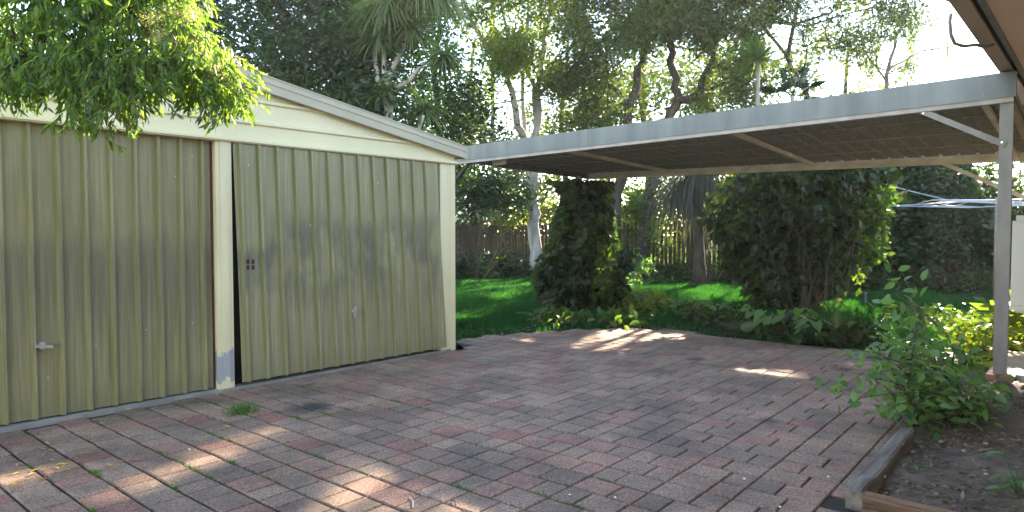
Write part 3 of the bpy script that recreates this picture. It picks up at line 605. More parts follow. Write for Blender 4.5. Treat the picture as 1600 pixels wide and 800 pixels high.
def strap_head(c, n, Lm, wid, mat, parent, spread=1.0, droop=1.3, name='leaf_head', up0=0.6, keep=True):
    """head of long narrow arching leaves"""
    seg = 6; az = rng.random(n) * 2 * math.pi; el = rng.uniform(-0.5, 1.3, n) * up0 * 1.2; LL = Lm * rng.uniform(0.7, 1.1, n)
    d = np.stack([np.cos(az) * np.cos(el) * spread, np.sin(az) * np.cos(el) * spread, np.sin(el)], 1); d = unit(d); p = np.tile(np.array(c, float), (n, 1)) + d * 0.05; S = np.stack([-np.sin(az), np.cos(az), 0 * az], 1)
    rows = []
    for k in range(seg + 1):
        w_ = wid * (0.7 + 0.6 * math.sin(math.pi * min(1, k / seg + 0.15))) * (1 - (k / seg) ** 3); rows.append((p + S * w_ / 2, p - S * w_ / 2))
        d = d + np.array([0, 0, -droop / seg]) * (0.6 + 0.8 * rng.random((n, 1))); d = unit(d); p = p + d * (LL / seg)[:, None]
    V = np.concatenate([np.stack(r_, 1) for r_ in rows], 1).reshape(-1, 3); b = np.arange(n)[:, None] * 2 * (seg + 1)
    T = np.concatenate([np.concatenate([b + np.array([[2 * k, 2 * k + 1, 2 * k + 3]]), b + np.array([[2 * k, 2 * k + 3, 2 * k + 2]])]) for k in range(seg)])
    return npmesh(name, V, T, mat, parent)

# ------------------------------------------------------------------ trees beyond the fence
def pc(poly, z0, z1, n, r=rng):               # points inside an outline, spread in depth
    xs = [p[0] for p in poly]; ys = [p[1] for p in poly]; out = []
    while len(out) < n:
        x = r.uniform(min(xs), max(xs), 64); y = r.uniform(min(ys), max(ys), 64)
        for a, b in zip(x[inpoly(x, y, poly)], y[inpoly(x, y, poly)]): out.append(D(a, b, r.uniform(z0, z1)))
    return np.array(out[:n])
def line(z, *pts): return [D(px, py, z + (q[0] if q else 0)) for px, py, *q in pts]

tree('evergreen_tree', 'dense dark evergreen tree rising behind the garage roof', [(line(15, (470, 400), (470, 200), (450, 60), (430, -80)), 0.2, 0.06), (line(15, (470, 200), (540, 100), (570, -20)), 0.1, 0.04)],
     np.vstack([pc([(210, -90), (600, -90), (590, 40), (560, 120), (600, 200), (560, 190), (380, 110), (280, 70)], 13.2, 17, 120), pc([(480, 60), (600, 60), (640, 210), (560, 190)], 13.5, 15, 22)]),
     230, 0.34, None, M['l_dark'], M['barkdark'], L=0.14, W=0.055, droop=0.3)
tree('evergreen_tree', 'dark leafy tree directly behind the dragon tree beside the garage corner', [(line(19, (690, 430), (690, 260), (680, 120), (690, -20)), 0.14, 0.05)],
     np.vstack([pc([(560, -60), (720, -60), (700, 40), (730, 150), (750, 230), (600, 200), (590, 80)], 17, 21, 40), pc([(660, 120), (790, 170), (800, 260), (690, 250)], 18, 20, 18)]),
     170, 0.38, None, M['l_dark'], M['barkdark'], L=0.15, W=0.06)
# dragon tree: pale trunk that forks into arms with drooping strap leaves
t = thing('dragon_tree', 'grey forking trunk tree with drooping strap leaf heads behind the garage', 'tree', D(608, 400, 13.5))
m = MB(); z = 13.5
stem = line(z, (612, 420), (610, 300), (608, 200), (607, 140)); m.tube(stem, [0.10, 0.095, 0.085, 0.08], 9)
arms = [line(z, (607, 145), (590, 125), (585, 80), (592, 35)), line(z, (607, 140), (612, 110), (630, 75), (640, 20), (650, -25)), line(z, (607, 145), (640, 125), (660, 100), (695, 95)), line(z, (605, 150), (600, 110), (600, 60), (604, 20))]
for a in arms: m.tube(a, [0.065, 0.05, 0.042, 0.04, 0.04][:len(a)], 7)
m.tube(line(z, (655, 250), (650, 215), (662, 180)), [0.04, 0.035, 0.03], 6); m.build('trunk', M['barkpale'], t, True)
for (px, py, n, L) in ((592, 28, 260, 1.15), (590, 62, 240, 0.9), (640, 48, 240, 1.0), (612, 70, 160, 0.8), (694, 90, 120, 0.8), (606, 12, 220, 1.1), (650, -32, 320, 1.5), (672, -20, 240, 1.4), (700, 92, 60, 0.7), (664, 172, 130, 0.75), (600, 150, 90, 0.8), (640, 200, 90, 0.75), (540, 150, 130, 0.9)):
    strap_head(D(px, py, z + rng.normal() * 0.3), n, L, 0.028, M['l_strap'], t, droop=1.7 if L > 1 else 1.1)
# slender palms
def palm(name, label, px, z, ytop, r, group=None, base=430, heads=26, kind='fan', lean=0):
    t = thing(name, label, 'palm tree', D(px, base, z), group); b = D(px, 361, z); b[2] = 0; top = D(px + lean, ytop, z)
    m = MB(); m.tube([b, b * 0.66 + top * 0.34, b * 0.33 + top * 0.67, top], [r * 1.2, r, r, r * 0.9], 8); m.build('trunk', M['barkgrey'], t, True); return t, top
def fan_leaf(c, d, L, R, par, mat, n=22, dr=0.35):
    """one fan palm leaf: stalk and a folded round blade cut into segments"""
    d = np.array(d, float); d /= np.linalg.norm(d); c = np.array(c, float); e = c + d * L; side = np.cross(d, (0, 0, 1.0)); side /= np.linalg.norm(side) + 1e-9; upv_ = np.cross(side, d)
    m = MB(); m.tube([c, (c + e) / 2 + np.array([0, 0, 0.05]), e], [0.02, 0.014, 0.01], 4)
    for i in range(n):
        a = (i / (n - 1) - 0.5) * 4.2; dd = d * math.cos(a) + side * math.sin(a); w_ = R * 0.05; sd = np.cross(dd, upv_); mid = e + dd * R * 0.6 + upv_ * 0.03 * (i % 2); tip = e + dd * R - np.array([0, 0, dr * R])
        m.add([e, mid + sd * w_, tip, mid - sd * w_], [(0, 1, 2), (0, 2, 3)])
    return m.build('fan_leaf', mat, par)
tp, top = palm('thin_palm', 'tall thin bare grey palm trunk left of the pale forked tree', 770, 23, -40, 0.075)
strap_head(top, 120, 1.9, 0.06, M['l_strap'], tp, droop=1.2)
tp, top = palm('fan_palm', 'fan palm with a thin trunk standing above the carport fascia', 1184, 17, 92, 0.055)
strap_head(top, 170, 0.85, 0.035, M['l_strap'], tp, droop=0.5, name='fan_leaf')
tp, top = palm('fan_palm', 'small fan palm whose fan leaves stand against the sky right of the taller palm', 1238, 16, 150, 0.05)
for (dx, dz_) in ((-0.35, 1.0), (0.25, 0.75), (0.6, 0.3), (-0.6, 0.2), (0.1, 0.2), (0.45, -0.1)): fan_leaf(top, (dx, 0.25 * random.uniform(-1, 1), dz_), 0.4, 0.42, tp, M['l_dark'], dr=0.15)

tree('forked_tree', 'pale barked tree with several upright forking stems and bright green leaves', [
    (line(20, (840, 432), (834, 350), (832, 285), (820, 220), (808, 190), (800, 130), (752, 60), (705, -40)), 0.20, 0.04),
    (line(20, (834, 300), (838, 215), (842, 120), (855, 40), (870, -50)), 0.13, 0.04), (line(20, (838, 215), (835, 130), (800, 70), (770, -40)), 0.09, 0.03),
    (line(20, (841, 150), (885, 90), (915, 20), (925, -50)), 0.06, 0.03), (line(20.3, (822, 225), (815, 150), (822, 60), (830, -50)), 0.07, 0.03)],
    np.vstack([pc([(690, -80), (930, -80), (910, 40), (860, 80), (780, 110), (720, 50)], 18, 22, 95), pc([(720, 100), (800, 60), (870, 90), (860, 170), (790, 130)], 19, 21.5, 16), pc([(715, 120), (760, 120), (760, 180), (715, 180)], 19, 21, 5)]),
    230, 0.27, None, M['l_light'], M['barkpale'], L=0.13, W=0.05, droop=0.5, attach=0.55, r_limb=0.045)
tree('gum_tree', 'dark trunked tree with a fork low over the carport fascia and olive foliage', [
    (line(19, (958, 432), (962, 300), (980, 210), (984, 160), (1000, 110), (1018, 50), (1035, -60)), 0.19, 0.06), (line(19, (984, 165), (960, 138), (925, 122), (905, 90), (890, 30)), 0.08, 0.03),
    (line(19, (958, 330), (945, 240), (950, 160), (945, 60)), 0.05, 0.02)],
    np.vstack([pc([(860, -80), (1060, -80), (1050, 30), (1020, 90), (960, 100), (880, 60)], 17, 21, 100), pc([(870, 60), (960, 100), (975, 190), (880, 210), (855, 150)], 18, 21, 40), pc([(985, 0), (1060, 0), (1050, 60), (1000, 60)], 18, 20, 8)]),
    250, 0.26, None, M['l_gum'], M['barkdark'], L=0.13, W=0.05, attach=0.5)
tree('gum_tree', 'crooked trunked tree leaning right above the carport with thin bare twigs', [
    (line(19.5, (1000, 432), (1012, 310), (1040, 195), (1058, 160), (1054, 110), (1044, 50), (1055, -60)), 0.19, 0.07), (line(19.5, (1054, 160), (1085, 148), (1108, 108), (1125, 50), (1150, -50)), 0.12, 0.05),
    (line(19.5, (1085, 148), (1130, 130), (1165, 132)), 0.05, 0.015), (line(19.5, (1108, 110), (1145, 90), (1190, 95)), 0.04, 0.015), (line(19.5, (1125, 50), (1180, 30), (1240, 38), (1300, 20)), 0.06, 0.03)],
    np.vstack([pc([(1030, -80), (1260, -80), (1240, 20), (1180, 60), (1080, 70), (1040, 40)], 18, 21.5, 100), pc([(1100, 50), (1200, 60), (1190, 120), (1130, 110)], 18.5, 20.5, 16), pc([(1100, 40), (1215, 55), (1205, 150), (1150, 172), (1105, 120)], 18, 20, 26), pc([(1000, -60), (1200, -60), (1200, 40), (1010, 60)], 18, 21, 26), pc([(1080, 140), (1110, 130), (1120, 160), (1070, 170)], 19, 20, 3)]),
    250, 0.25, None, M['l_gum'], M['barkdark'], L=0.12, W=0.045, attach=0.45)
tree('willowy_tree', 'sparse fine leaved tree with pale yellow-green leaves against the bright sky', [
    (line(20, (1392, 430), (1390, 250), (1385, 120), (1400, 60), (1420, 10)), 0.09, 0.02), (line(20, (1388, 130), (1350, 80), (1340, 40)), 0.035, 0.012), (line(20, (1385, 110), (1440, 80), (1480, 75)), 0.035, 0.01)],
    pc([(1320, 60), (1400, 5), (1450, 20), (1500, 60), (1490, 100), (1440, 120), (1330, 125)], 18.5, 21, 70), 90, 0.30, None, M['l_light'], M['barkgrey'], L=0.16, W=0.03, droop=1.3, attach=0.6, twigs=1.0, r_limb=0.02)
tree('spreading_tree', 'long branch with small dark sparse leaves reaching across the sky at the top right', [
    (line(20, (1270, 430), (1268, 250), (1262, 150), (1230, 90), (1260, -60)), 0.10, 0.05), (line(20, (1232, 90), (1190, 38), (1215, 30), (1260, 42), (1300, 28), (1370, 10)), 0.05, 0.02)],
    pc([(1190, -60), (1400, -60), (1460, 10), (1400, 40), (1300, 90), (1280, 140), (1220, 130), (1200, 50)], 18.5, 21, 80), 110, 0.27, None, M['l_gum'], M['barkdark'], L=0.11, W=0.035, droop=0.6, attach=0.5, r_limb=0.03)
# farther trees that close the view beyond the fence
def far_tree(label, px, z, poly, n, mat='l_dark', per=120, rc=0.5, L=0.2, W=0.09):
    tree('far_tree', label, [(line(z, (px, 420), (px + 6, 300), (px - 5, 180), (px + 8, 60)), 0.17, 0.05)], pc(poly, z - 2, z + 2, n), per, rc, None, M[mat], M['barkdark'], group=None, L=L, W=W, attach=0.3, r_limb=0.06, sub=1)
far_tree('dark far tree filling the view beyond the left part of the fence', 735, 27, [(640, 110), (800, 190), (830, 330), (800, 400), (640, 400)], 80)
far_tree('olive far tree seen between the pale forked trunks', 880, 28, [(800, 170), (960, 130), (990, 300), (960, 400), (800, 400)], 80, 'l_gum')
far_tree('dark far tree behind the crooked trunk', 1100, 28, [(1060, 180), (1250, 150), (1280, 300), (1200, 400), (1080, 300)], 80)
far_tree('dense far tree behind the right hedge', 1640, 26, [(1380, 190), (1700, 190), (1700, 400), (1380, 400)], 60)
far_tree('blue-green far tree right of the fan palms', 1320, 27, [(1200, 170), (1420, 140), (1480, 300), (1400, 400), (1250, 380)], 75, 'l_gum')
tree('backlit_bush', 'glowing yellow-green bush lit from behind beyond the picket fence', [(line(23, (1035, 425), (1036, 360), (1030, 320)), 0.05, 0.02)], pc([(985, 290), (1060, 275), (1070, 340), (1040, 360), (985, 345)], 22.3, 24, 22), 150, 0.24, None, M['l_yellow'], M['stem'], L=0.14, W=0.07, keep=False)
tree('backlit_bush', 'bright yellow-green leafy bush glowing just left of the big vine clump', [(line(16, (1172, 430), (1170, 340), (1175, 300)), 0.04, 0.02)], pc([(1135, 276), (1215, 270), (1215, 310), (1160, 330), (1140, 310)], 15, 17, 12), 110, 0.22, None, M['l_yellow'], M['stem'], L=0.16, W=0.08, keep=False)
tree('added_shade_tree', 'added tree out of view at the right with a crown shaped to shade the paving', [([(17.5, 20, 0), (17.2, 20.2, 4), (16.6, 21, 8), (15, 22, 10.5)], 0.4, 0.16), ([(16.8, 20.8, 7), (13, 22, 9.6), (10, 22.5, 10.6)], 0.2, 0.1), ([(15.5, 21.8, 10), (12, 20.5, 11.5)], 0.14, 0.08)],  # unseen tree added to block the sun, crown clumps set along its rays
     (lambda n: np.array([(x + h / TAN * math.sin(SUN_AZ), y + h / TAN * math.cos(SUN_AZ), h) for x, y, h in zip(rng.uniform(-4.4, 6.0, n), rng.uniform(2.5, 6.8, n), rng.uniform(9.3, 12.2, n)) if x * VG[0] + y * VG[1] < (-0.45 if x * UG[0] + y * UG[1] < 6 else -1.1)]))(205),
     190, 0.62, None, M['l_gum'], M['barkgrey'], L=0.2, W=0.10, attach=0.6, r_limb=0.05, sub=0, twigs=0.3)
tree('far_tree', 'tall olive tree added behind the forked tree with a crown placed to shade the lawn', [(line(27, (1010, 420), (1015, 300), (1000, 150), (1010, 20)), 0.2, 0.08)],  # added tree, leaf clumps set towards the sun so the lawn is shaded
     np.array([(x + h / TAN * math.sin(SUN_AZ), y + h / TAN * math.cos(SUN_AZ), h) for x, y, h in zip(rng.uniform(-3, 3.5, 95), rng.uniform(9.6, 18.0, 95), rng.uniform(5.5, 8.5, 95))]), 130, 0.5, None, M['l_gum'], M['barkdark'], L=0.17, W=0.08, attach=0.3, r_limb=0.05, sub=0, twigs=0.5)
# hedge and dense growth at the right
def bush(name, label, cat, base, clumps, per, rc, mat, L, W, stems=8, keep=True, sides=4, droop=0.3, group=None, up=0.3, sr=0.02):
    t = thing(name, label, cat, base, group); m = MB(); b = np.array(base, float)
    for i in rng.permutation(len(clumps))[:stems]:
        limb(m, b + rng.normal(size=3) * (0.12, 0.12, 0), clumps[i], sr, sr * 0.4, 0.08, 4, 5)
    m.build('stem', M['stem'], t, True); foliage('foliage', cloud(clumps, per, rc), mat, t, L, W, droop, sides, up, keep); return t
def boxcl(x0, x1, y0, y1, z0, z1, n, lean=0): return np.stack([rng.uniform(x0, x1, n), rng.uniform(y0, y1, n), rng.uniform(z0, z1, n)], 1)
bush('hedge', 'tall dark green hedge behind the clothesline at the right', 'hedge', (11.3, 17, 0), boxcl(7.6, 12.0, 16.2, 18.2, 0.75, 4.2, 210), 230, 0.32, M['l_dark'], 0.13, 0.07, 30)
bush('hedge', 'dark hedge right of the carport post beyond the air conditioner', 'hedge', (14, 17, 0), boxcl(12.1, 17, 16.0, 18.0, 0.3, 4.6, 200), 210, 0.34, M['l_dark'], 0.14, 0.07, 40)
bush('undergrowth', 'low dark undergrowth along the left fence behind the lawn', 'shrub', (-1, 20.3, 0), boxcl(-3, 0.9, 19.8, 20.7, 0.05, 0.6, 44), 60, 0.18, M['l_dark'], 0.16, 0.06, 14)
bush('garden_shrub', 'yellowish broad leaved shrub low against the left fence', 'shrub', (-0.55, 19.4, 0), np.array([D(a, b, 19.3) for a, b in ((770, 405), (780, 395), (790, 412), (800, 402), (765, 420))]), 60, 0.16, M['l_mid'], 0.28, 0.08, 5)
bush('garden_shrub', 'green shrub hanging over the fence beside the pale trunk', 'shrub', (0.2, 20.4, 0), pc([(780, 335), (830, 300), (830, 370), (795, 375)], 19.6, 20.6, 10), 90, 0.2, M['l_light'], 0.14, 0.06, 4)
bush('garden_shrub', 'dark shrub with glossy leaves left of the pale trunk under the roof edge', 'shrub', (-0.9, 19.2, 0), pc([(715, 255), (800, 262), (820, 315), (790, 322), (715, 318)], 18, 20, 22), 110, 0.27, M['l_dark'], 0.2, 0.07, 6)
bush('garden_shrub', 'shrub with mixed light and dark leaves over the picket fence', 'shrub', (3.5, 19.8, 0), pc([(965, 300), (1010, 290), (1045, 350), (1030, 385), (970, 370)], 19, 20.3, 20), 90, 0.22, M['l_mid'], 0.13, 0.06, 6)
bush('garden_shrub', 'low sunlit shrub with pale leaves at the foot of the picket fence', 'shrub', (2.9, 18.2, 0), pc([(945, 425), (1010, 410), (1015, 450), (950, 455)], 16.5, 18.6, 14), 60, 0.15, M['l_shrub'], 0.16, 0.09, 5, keep=False)
bush('garden_shrub', 'dark low shrubs below the drooping leaved palm', 'shrub', (5.1, 18.4, 0), boxcl(3.6, 7.2, 17.8, 18.8, 0.05, 0.45, 34), 60, 0.14, M['l_dark'], 0.13, 0.06, 5)
bush('undergrowth', 'very dark low undergrowth under the hedge at the far right', 'shrub', (11, 15.9, 0), boxcl(8, 15, 15.4, 16.4, 0.0, 0.4, 60), 50, 0.15, M['l_vine'], 0.13, 0.05, 6, keep=False)
for k, (x, y) in enumerate(((2.6, 25.5), (4.6, 24.5), (6.6, 25), (8.6, 24.2), (0.4, 26.0))):
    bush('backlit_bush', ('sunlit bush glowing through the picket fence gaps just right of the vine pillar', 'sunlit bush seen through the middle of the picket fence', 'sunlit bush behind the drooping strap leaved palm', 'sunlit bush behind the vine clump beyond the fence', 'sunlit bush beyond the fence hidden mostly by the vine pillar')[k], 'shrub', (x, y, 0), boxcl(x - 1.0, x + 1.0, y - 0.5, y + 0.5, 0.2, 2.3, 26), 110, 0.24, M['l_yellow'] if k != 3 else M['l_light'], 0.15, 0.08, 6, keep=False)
# drooping ponytail palm seen below the roof edge
t = thing('ponytail_palm', 'drooping grey-green strap leaved palm hanging below the roof edge', 'palm tree', (4.85, 17.3, 0))
m = MB(); m.tube([(4.85, 17.3, 0), (4.83, 17.3, 0.7), (4.8, 17.3, 1.6), (4.78, 17.3, 3.0)], [0.2, 0.14, 0.11, 0.09], 9); m.build('trunk', M['barkdark'], t, True)
for i in range(5): strap_head((4.78 + rng.normal() * 0.22, 17.3 + rng.normal() * 0.2, 3.0 - 0.16 * i), 230, 1.75, 0.022, M['l_strapdry'], t, spread=0.6, droop=2.6)

# ------------------------------------------------------------------ vine pillar and vine clump
def column(cx, cy, prof, n, rng=rng):
    """points near the skin of an upright column, prof: (height, radius)"""
    z = rng.random(n) * prof[-1][0]; R = np.interp(z, [p[0] for p in prof], [p[1] for p in prof]); a = rng.random(n) * 2 * math.pi
    bump_ = 1 + 0.26 * np.sin(a * 2 + z * 2.6) + 0.18 * np.sin(a * 5 - z * 4.1 + 1) + 0.08 * np.sin(z * 9 + a * 2)
    rr = R * bump_ * (0.55 + 0.45 * rng.random(n) ** 0.4); return np.stack([cx + rr * np.cos(a), cy + rr * np.sin(a), z], 1)
px_, py_ = 1.3, 12.3
stems = [((px_ + rng.normal() * 0.12, py_ + rng.normal() * 0.1, 0), (px_ + rng.normal() * 0.08, py_ + rng.normal() * 0.08, 2.3), 0.014) for _ in range(8)]
def vine2(name, label, base, lst, stems):
    t = thing(name, label, 'vine', base); m = MB()
    for a, b, r in stems: limb(m, a, b, r, r * 0.8, 0.05, 7, 5)
    m.build('stem', M['stem'], t, True)
    for nm, P, mt, l, w_ in lst: foliage(nm, P, M[mt], t, l, w_, droop=0.9, up=0.2, keep=nm == 'foliage')
    return t
vine2('vine_pillar', 'post wrapped in a thick column of dark climbing vine under the left roof edge', (px_, py_, 0),
      [('foliage', column(px_, py_, [(0, 0.64), (0.35, 0.68), (0.9, 0.60), (1.5, 0.50), (2.1, 0.42), (2.6, 0.50)], 9000), 'l_vine', 0.15, 0.09),
       ('outer_foliage', column(px_ + 0.30, py_ + 0.05, [(0, 0.5), (0.6, 0.42), (1.3, 0.30), (2.0, 0.22), (2.4, 0.2)], 1500), 'l_mid', 0.14, 0.09)], stems)
bx, by = 5.2, 12.3
stems = [((bx + rng.uniform(-0.45, 0.35), by - 0.95 + rng.normal() * 0.1, 0), (bx + rng.uniform(-0.7, 0.9), by - 0.6 + rng.normal() * 0.2, 1.5), 0.008) for _ in range(26)]
def blobpts(cx, cy, cz, rx, ry, rz, n):
    d = unit(rng.normal(size=(n, 3))); b = 1 + 0.17 * np.sin(d[:, 0] * 7 + d[:, 2] * 5) + 0.15 * np.sin(d[:, 2] * 11 + d[:, 1] * 6) + 0.06 * np.sin(d[:, 0] * 17 - d[:, 2] * 13)
    return np.array([cx, cy, cz]) + d * (b * (0.5 + 0.5 * rng.random(n) ** 0.35))[:, None] * np.array([rx, ry, rz])
vine2('vine_clump', 'huge rounded dark vine clump swallowing a support behind the carport', (bx, by, 0),
      [('foliage', np.vstack([blobpts(bx - 0.35, by, 1.55, 1.15, 1.0, 1.35, 9500), blobpts(bx + 0.5, by, 1.75, 1.1, 1.0, 1.25, 9500), blobpts(bx, by, 0.6, 1.0, 0.8, 0.7, 3000)]), 'l_vine', 0.14, 0.085),
       ('outer_foliage', np.vstack([blobpts(bx + 1.1, by - 0.1, 1.8, 0.45, 0.5, 1.05, 1800), blobpts(bx + 0.1, by + 0.2, 2.9, 1.2, 0.7, 0.4, 900)]), 'l_mid', 0.14, 0.085)], stems)

# ------------------------------------------------------------------ ground cover, plants near the carport
def groundcover(name, label, pts_px, n_each, hh, mat, L, W, spread=0.25, kind=True):
    C_ = np.array([G(*p) for p in pts_px]); b = C_.mean(0); t = thing(name, label, 'ground cover', (b[0], b[1], 0))
    P = np.repeat(C_, n_each, 0) + rng.normal(size=(len(C_) * n_each, 3)) * spread * np.array([1, 1, 0]); P[:, 2] = rng.uniform(0.01, hh, len(P))
    o = foliage('foliage', P, mat, t, L, W, droop=0.05, sides=6, up=1.4, keep=False, roofclip=False); tag(o, kind='stuff'); return t, C_
def strip(pts, n):
    pts = np.array(pts, float); out = []
    for i in range(n):
        k = rng.integers(0, len(pts) - 1); a = rng.random(); out.append(tuple(pts[k] * (1 - a) + pts[k + 1] * a + rng.normal(size=2) * (6, 3)))
    return out
groundcover('groundcover_plants', 'dark arrow leaved ground cover edging the pavers below the vine clump', strip([(1075, 500), (1130, 508), (1200, 522), (1260, 528), (1330, 532)], 60), 17, 0.18, M['l_vine'], 0.15, 0.10, 0.22)
groundcover('groundcover_plants', 'lighter green leaved ground cover between the pillar and the vine clump', strip([(1060, 488), (1100, 490), (1150, 492)], 12), 16, 0.16, M['l_shrub'], 0.14, 0.09, 0.22)
groundcover('groundcover_plants', 'leafy ground cover spreading around the foot of the vine pillar', strip([(850, 498), (880, 505), (940, 506), (960, 506), (975, 500)], 24), 15, 0.12, M['l_mid'], 0.13, 0.08, 0.2)
groundcover('groundcover_plants', 'pale leaved plants catching light right of the pillar foot', strip([(985, 470), (1010, 488), (1025, 470)], 16), 20, 0.22, M['l_light'], 0.14, 0.09, 0.18)
groundcover('groundcover_plants', 'dull low plants behind the shrub left of the carport post', strip([(1400, 505), (1450, 500), (1500, 505), (1530, 520), (1480, 530)], 22), 14, 0.25, M['l_mid'], 0.12, 0.07, 0.22)
def arrow_plant(pos, label):
    t = thing('arrowhead_plant', label, 'plant', pos, 'broad leaved plants in the ground cover'); P = np.tile(np.array(pos), (9, 1)); me = None
    for k in range(7):
        a = rng.random() * 6.3; e = np.array([math.cos(a) * 0.14, math.sin(a) * 0.14, rng.uniform(0.18, 0.36)]); b = np.array(pos) + e
        m = MB(); d = unit(np.array([[math.cos(a), math.sin(a), -0.7]]))[0]; s_ = np.cross(d, (0, 0, 1)); s_ /= np.linalg.norm(s_); l = rng.uniform(0.15, 0.22)
        m.tube([pos, (np.array(pos) + b) / 2 + (0, 0, 0.03), b], 0.004, 4)
        m.add([b, b - d * l * 0.25 + s_ * l * 0.35, b + d * l * 0.35 + s_ * l * 0.28, b + d * l, b + d * l * 0.35 - s_ * l * 0.28, b - d * l * 0.25 - s_ * l * 0.35], [(0, 1, 2), (0, 2, 3), (0, 3, 4), (0, 4, 5)]); m.build('leaf', M['l_shrub'], t)
for (a, b) in ((1198, 528), (1222, 524), (1236, 532), (1252, 526), (1270, 534), (1180, 518)): arrow_plant(tuple(G(a, b)), 'pale green arrow shaped leaves rising from the dark ground cover')
# leafy shrub in front of the post: every near leaf its own piece
shrub = thing('leafy_shrub', 'leafy green shrub with round leaves in front of the carport post', 'shrub', (3.35, 5.0, 0))
sb = np.array([3.35, 5.0, 0.0]); m = MB(); tips = []
targets = [(1410, 425, 5.1), (1400, 460, 5.0), (1420, 470, 5.2), (1385, 490, 4.9), (1350, 540, 4.7), (1330, 545, 4.7), (1440, 500, 5.1), (1380, 530, 4.9), (1460, 530, 5.0), (1500, 560, 5.2), (1550, 600, 5.1), (1570, 590, 5.3),
           (1380, 600, 4.6), (1350, 620, 4.6), (1420, 590, 4.7), (1450, 600, 4.7), (1500, 600, 4.8), (1540, 630, 4.8), (1400, 640, 4.5), (1440, 640, 4.6), (1490, 650, 4.7), (1380, 560, 4.7), (1470, 570, 5.1), (1520, 540, 5.4), (1430, 550, 4.8), (1360, 590, 4.5), (1410, 620, 4.5), (1460, 640, 4.5), (1530, 600, 4.7),
           (1410, 510, 4.9), (1395, 570, 4.6), (1480, 610, 4.6), (1510, 640, 4.7), (1425, 445, 5.1), (1390, 515, 4.8), (1450, 520, 5.3), (1370, 575, 4.6), (1435, 575, 4.7), (1405, 545, 4.8), (1560, 625, 4.9), (1465, 620, 4.5)]
LP = []; LD = []
for (px, py, z) in targets:
    b = D(px, py, z); pts = limb(m, sb + rng.normal(size=3) * (0.12, 0.12, 0), b, 0.009, 0.003, 0.1, 7, 5)
    tips.append(b)
    for k in range(3, 8):
        for q in range(3):
            P = pts[k] + rng.normal(size=3) * 0.06; a = rng.random() * 6.3; LP.append(P); LD.append((math.cos(a), math.sin(a), rng.uniform(-0.6, 0.25)))
m.build('stem', M['stem'], shrub, True)
LP = np.array(LP); LD = unit(np.array(LD)); dist = LP[:, 1]; order = np.argsort(dist)
lm_ = bpy.data.meshes.new('leaf'); V_, T_ = leaf_geo(np.zeros((1, 3)), np.array([[1.0, 0, 0]]), np.array([[0, 0, 1.0]]), 1.0, 0.62, 0.12, 6); lm_.from_pydata([tuple(v) for v in V_], [], [tuple(map(int, q)) for q in T_]); lm_.materials.append(M['l_shrub'])
for i in order[:290]:
    o = link('leaf', lm_, None, shrub); o.location = tuple(LP[i] - ROOT[shrub]); d = Vector(LD[i]); o.rotation_euler = (d.to_track_quat('X', 'Z').to_matrix().to_4x4() @ __import__('mathutils').Matrix.Rotation(random.gauss(0, 0.5), 4, 'X')).to_euler(); s_ = random.uniform(0.06, 0.12); o.scale = (s_, s_, s_)
rest = order[290:]
P = np.vstack([LP[rest], cloud(np.array([D(a, b, z + 0.25) for a, b, z in targets if b > 560 and a < 1530]), 9, 0.12)]); n = len(P)
Dv = rng.normal(size=(n, 3)); Dv[:, 2] -= 0.5; V_, T_ = leaf_geo(P[P[:, 2] > 0], unit(Dv)[P[:, 2] > 0], unit(rng.normal(size=(n, 3)) + (0, 0, 1))[P[:, 2] > 0], 0.10, 0.055, 0.12, 6)
tag(npmesh('leaves', V_, T_, M['l_shrub'], shrub), kind='stuff')
bush('croton', 'yellow and green variegated plant beyond the path right of the post', 'shrub', tuple(G(1590, 520)), np.array([G(a, b, h) for a, b, h in ((1570, 515, 0.15), (1590, 500, 0.3), (1610, 505, 0.25), (1630, 510, 0.3), (1585, 520, 0.2), (1600, 495, 0.45), (1575, 500, 0.4))]), 50, 0.12, M['l_light'], 0.17, 0.06, 6, keep=False, droop=-0.2)
bush('croton', 'small yellow-green variegated plant just left of the carport post', 'shrub', tuple(G(1530, 545)), np.array([G(a, b, h) for a, b, h in ((1525, 540, 0.15), (1535, 530, 0.2), (1515, 520, 0.2), (1540, 555, 0.1), (1505, 515, 0.2))]), 34, 0.11, M['l_yellow'], 0.12, 0.05, 5, keep=False, droop=-0.2)
for (px, py, lab) in ((1590, 775, 'broad green seedling at the lower right corner of the garden bed'), (1410, 705, 'small green seedling beside the grey sleeper'), (1425, 735, 'tiny low seedling in the bare soil near the sleeper corner')):
    t = thing('seedling', lab, 'seedling', tuple(G(px, py))); b = G(px, py); n = 14 if px > 1500 else 7; sz = 0.1 if px > 1500 else 0.05
    m = MB(); 
    for k in range(n):
        a = rng.random() * 6.3; h = rng.uniform(0.03, 0.22 if px > 1500 else 0.08); e = b + np.array([math.cos(a) * 0.06, math.sin(a) * 0.06, h]); m.tube([b, e], 0.003, 3)
        V_, T_ = leaf_geo(np.array([e]), unit(np.array([[math.cos(a), math.sin(a), -0.1]])), np.array([[0, 0, 1.0]]), sz, sz * 0.5, 0.12, 6); m.add(V_, [tuple(map(int, q)) for q in T_])
    m.build('leaf_sprig', M['l_shrub'], t)

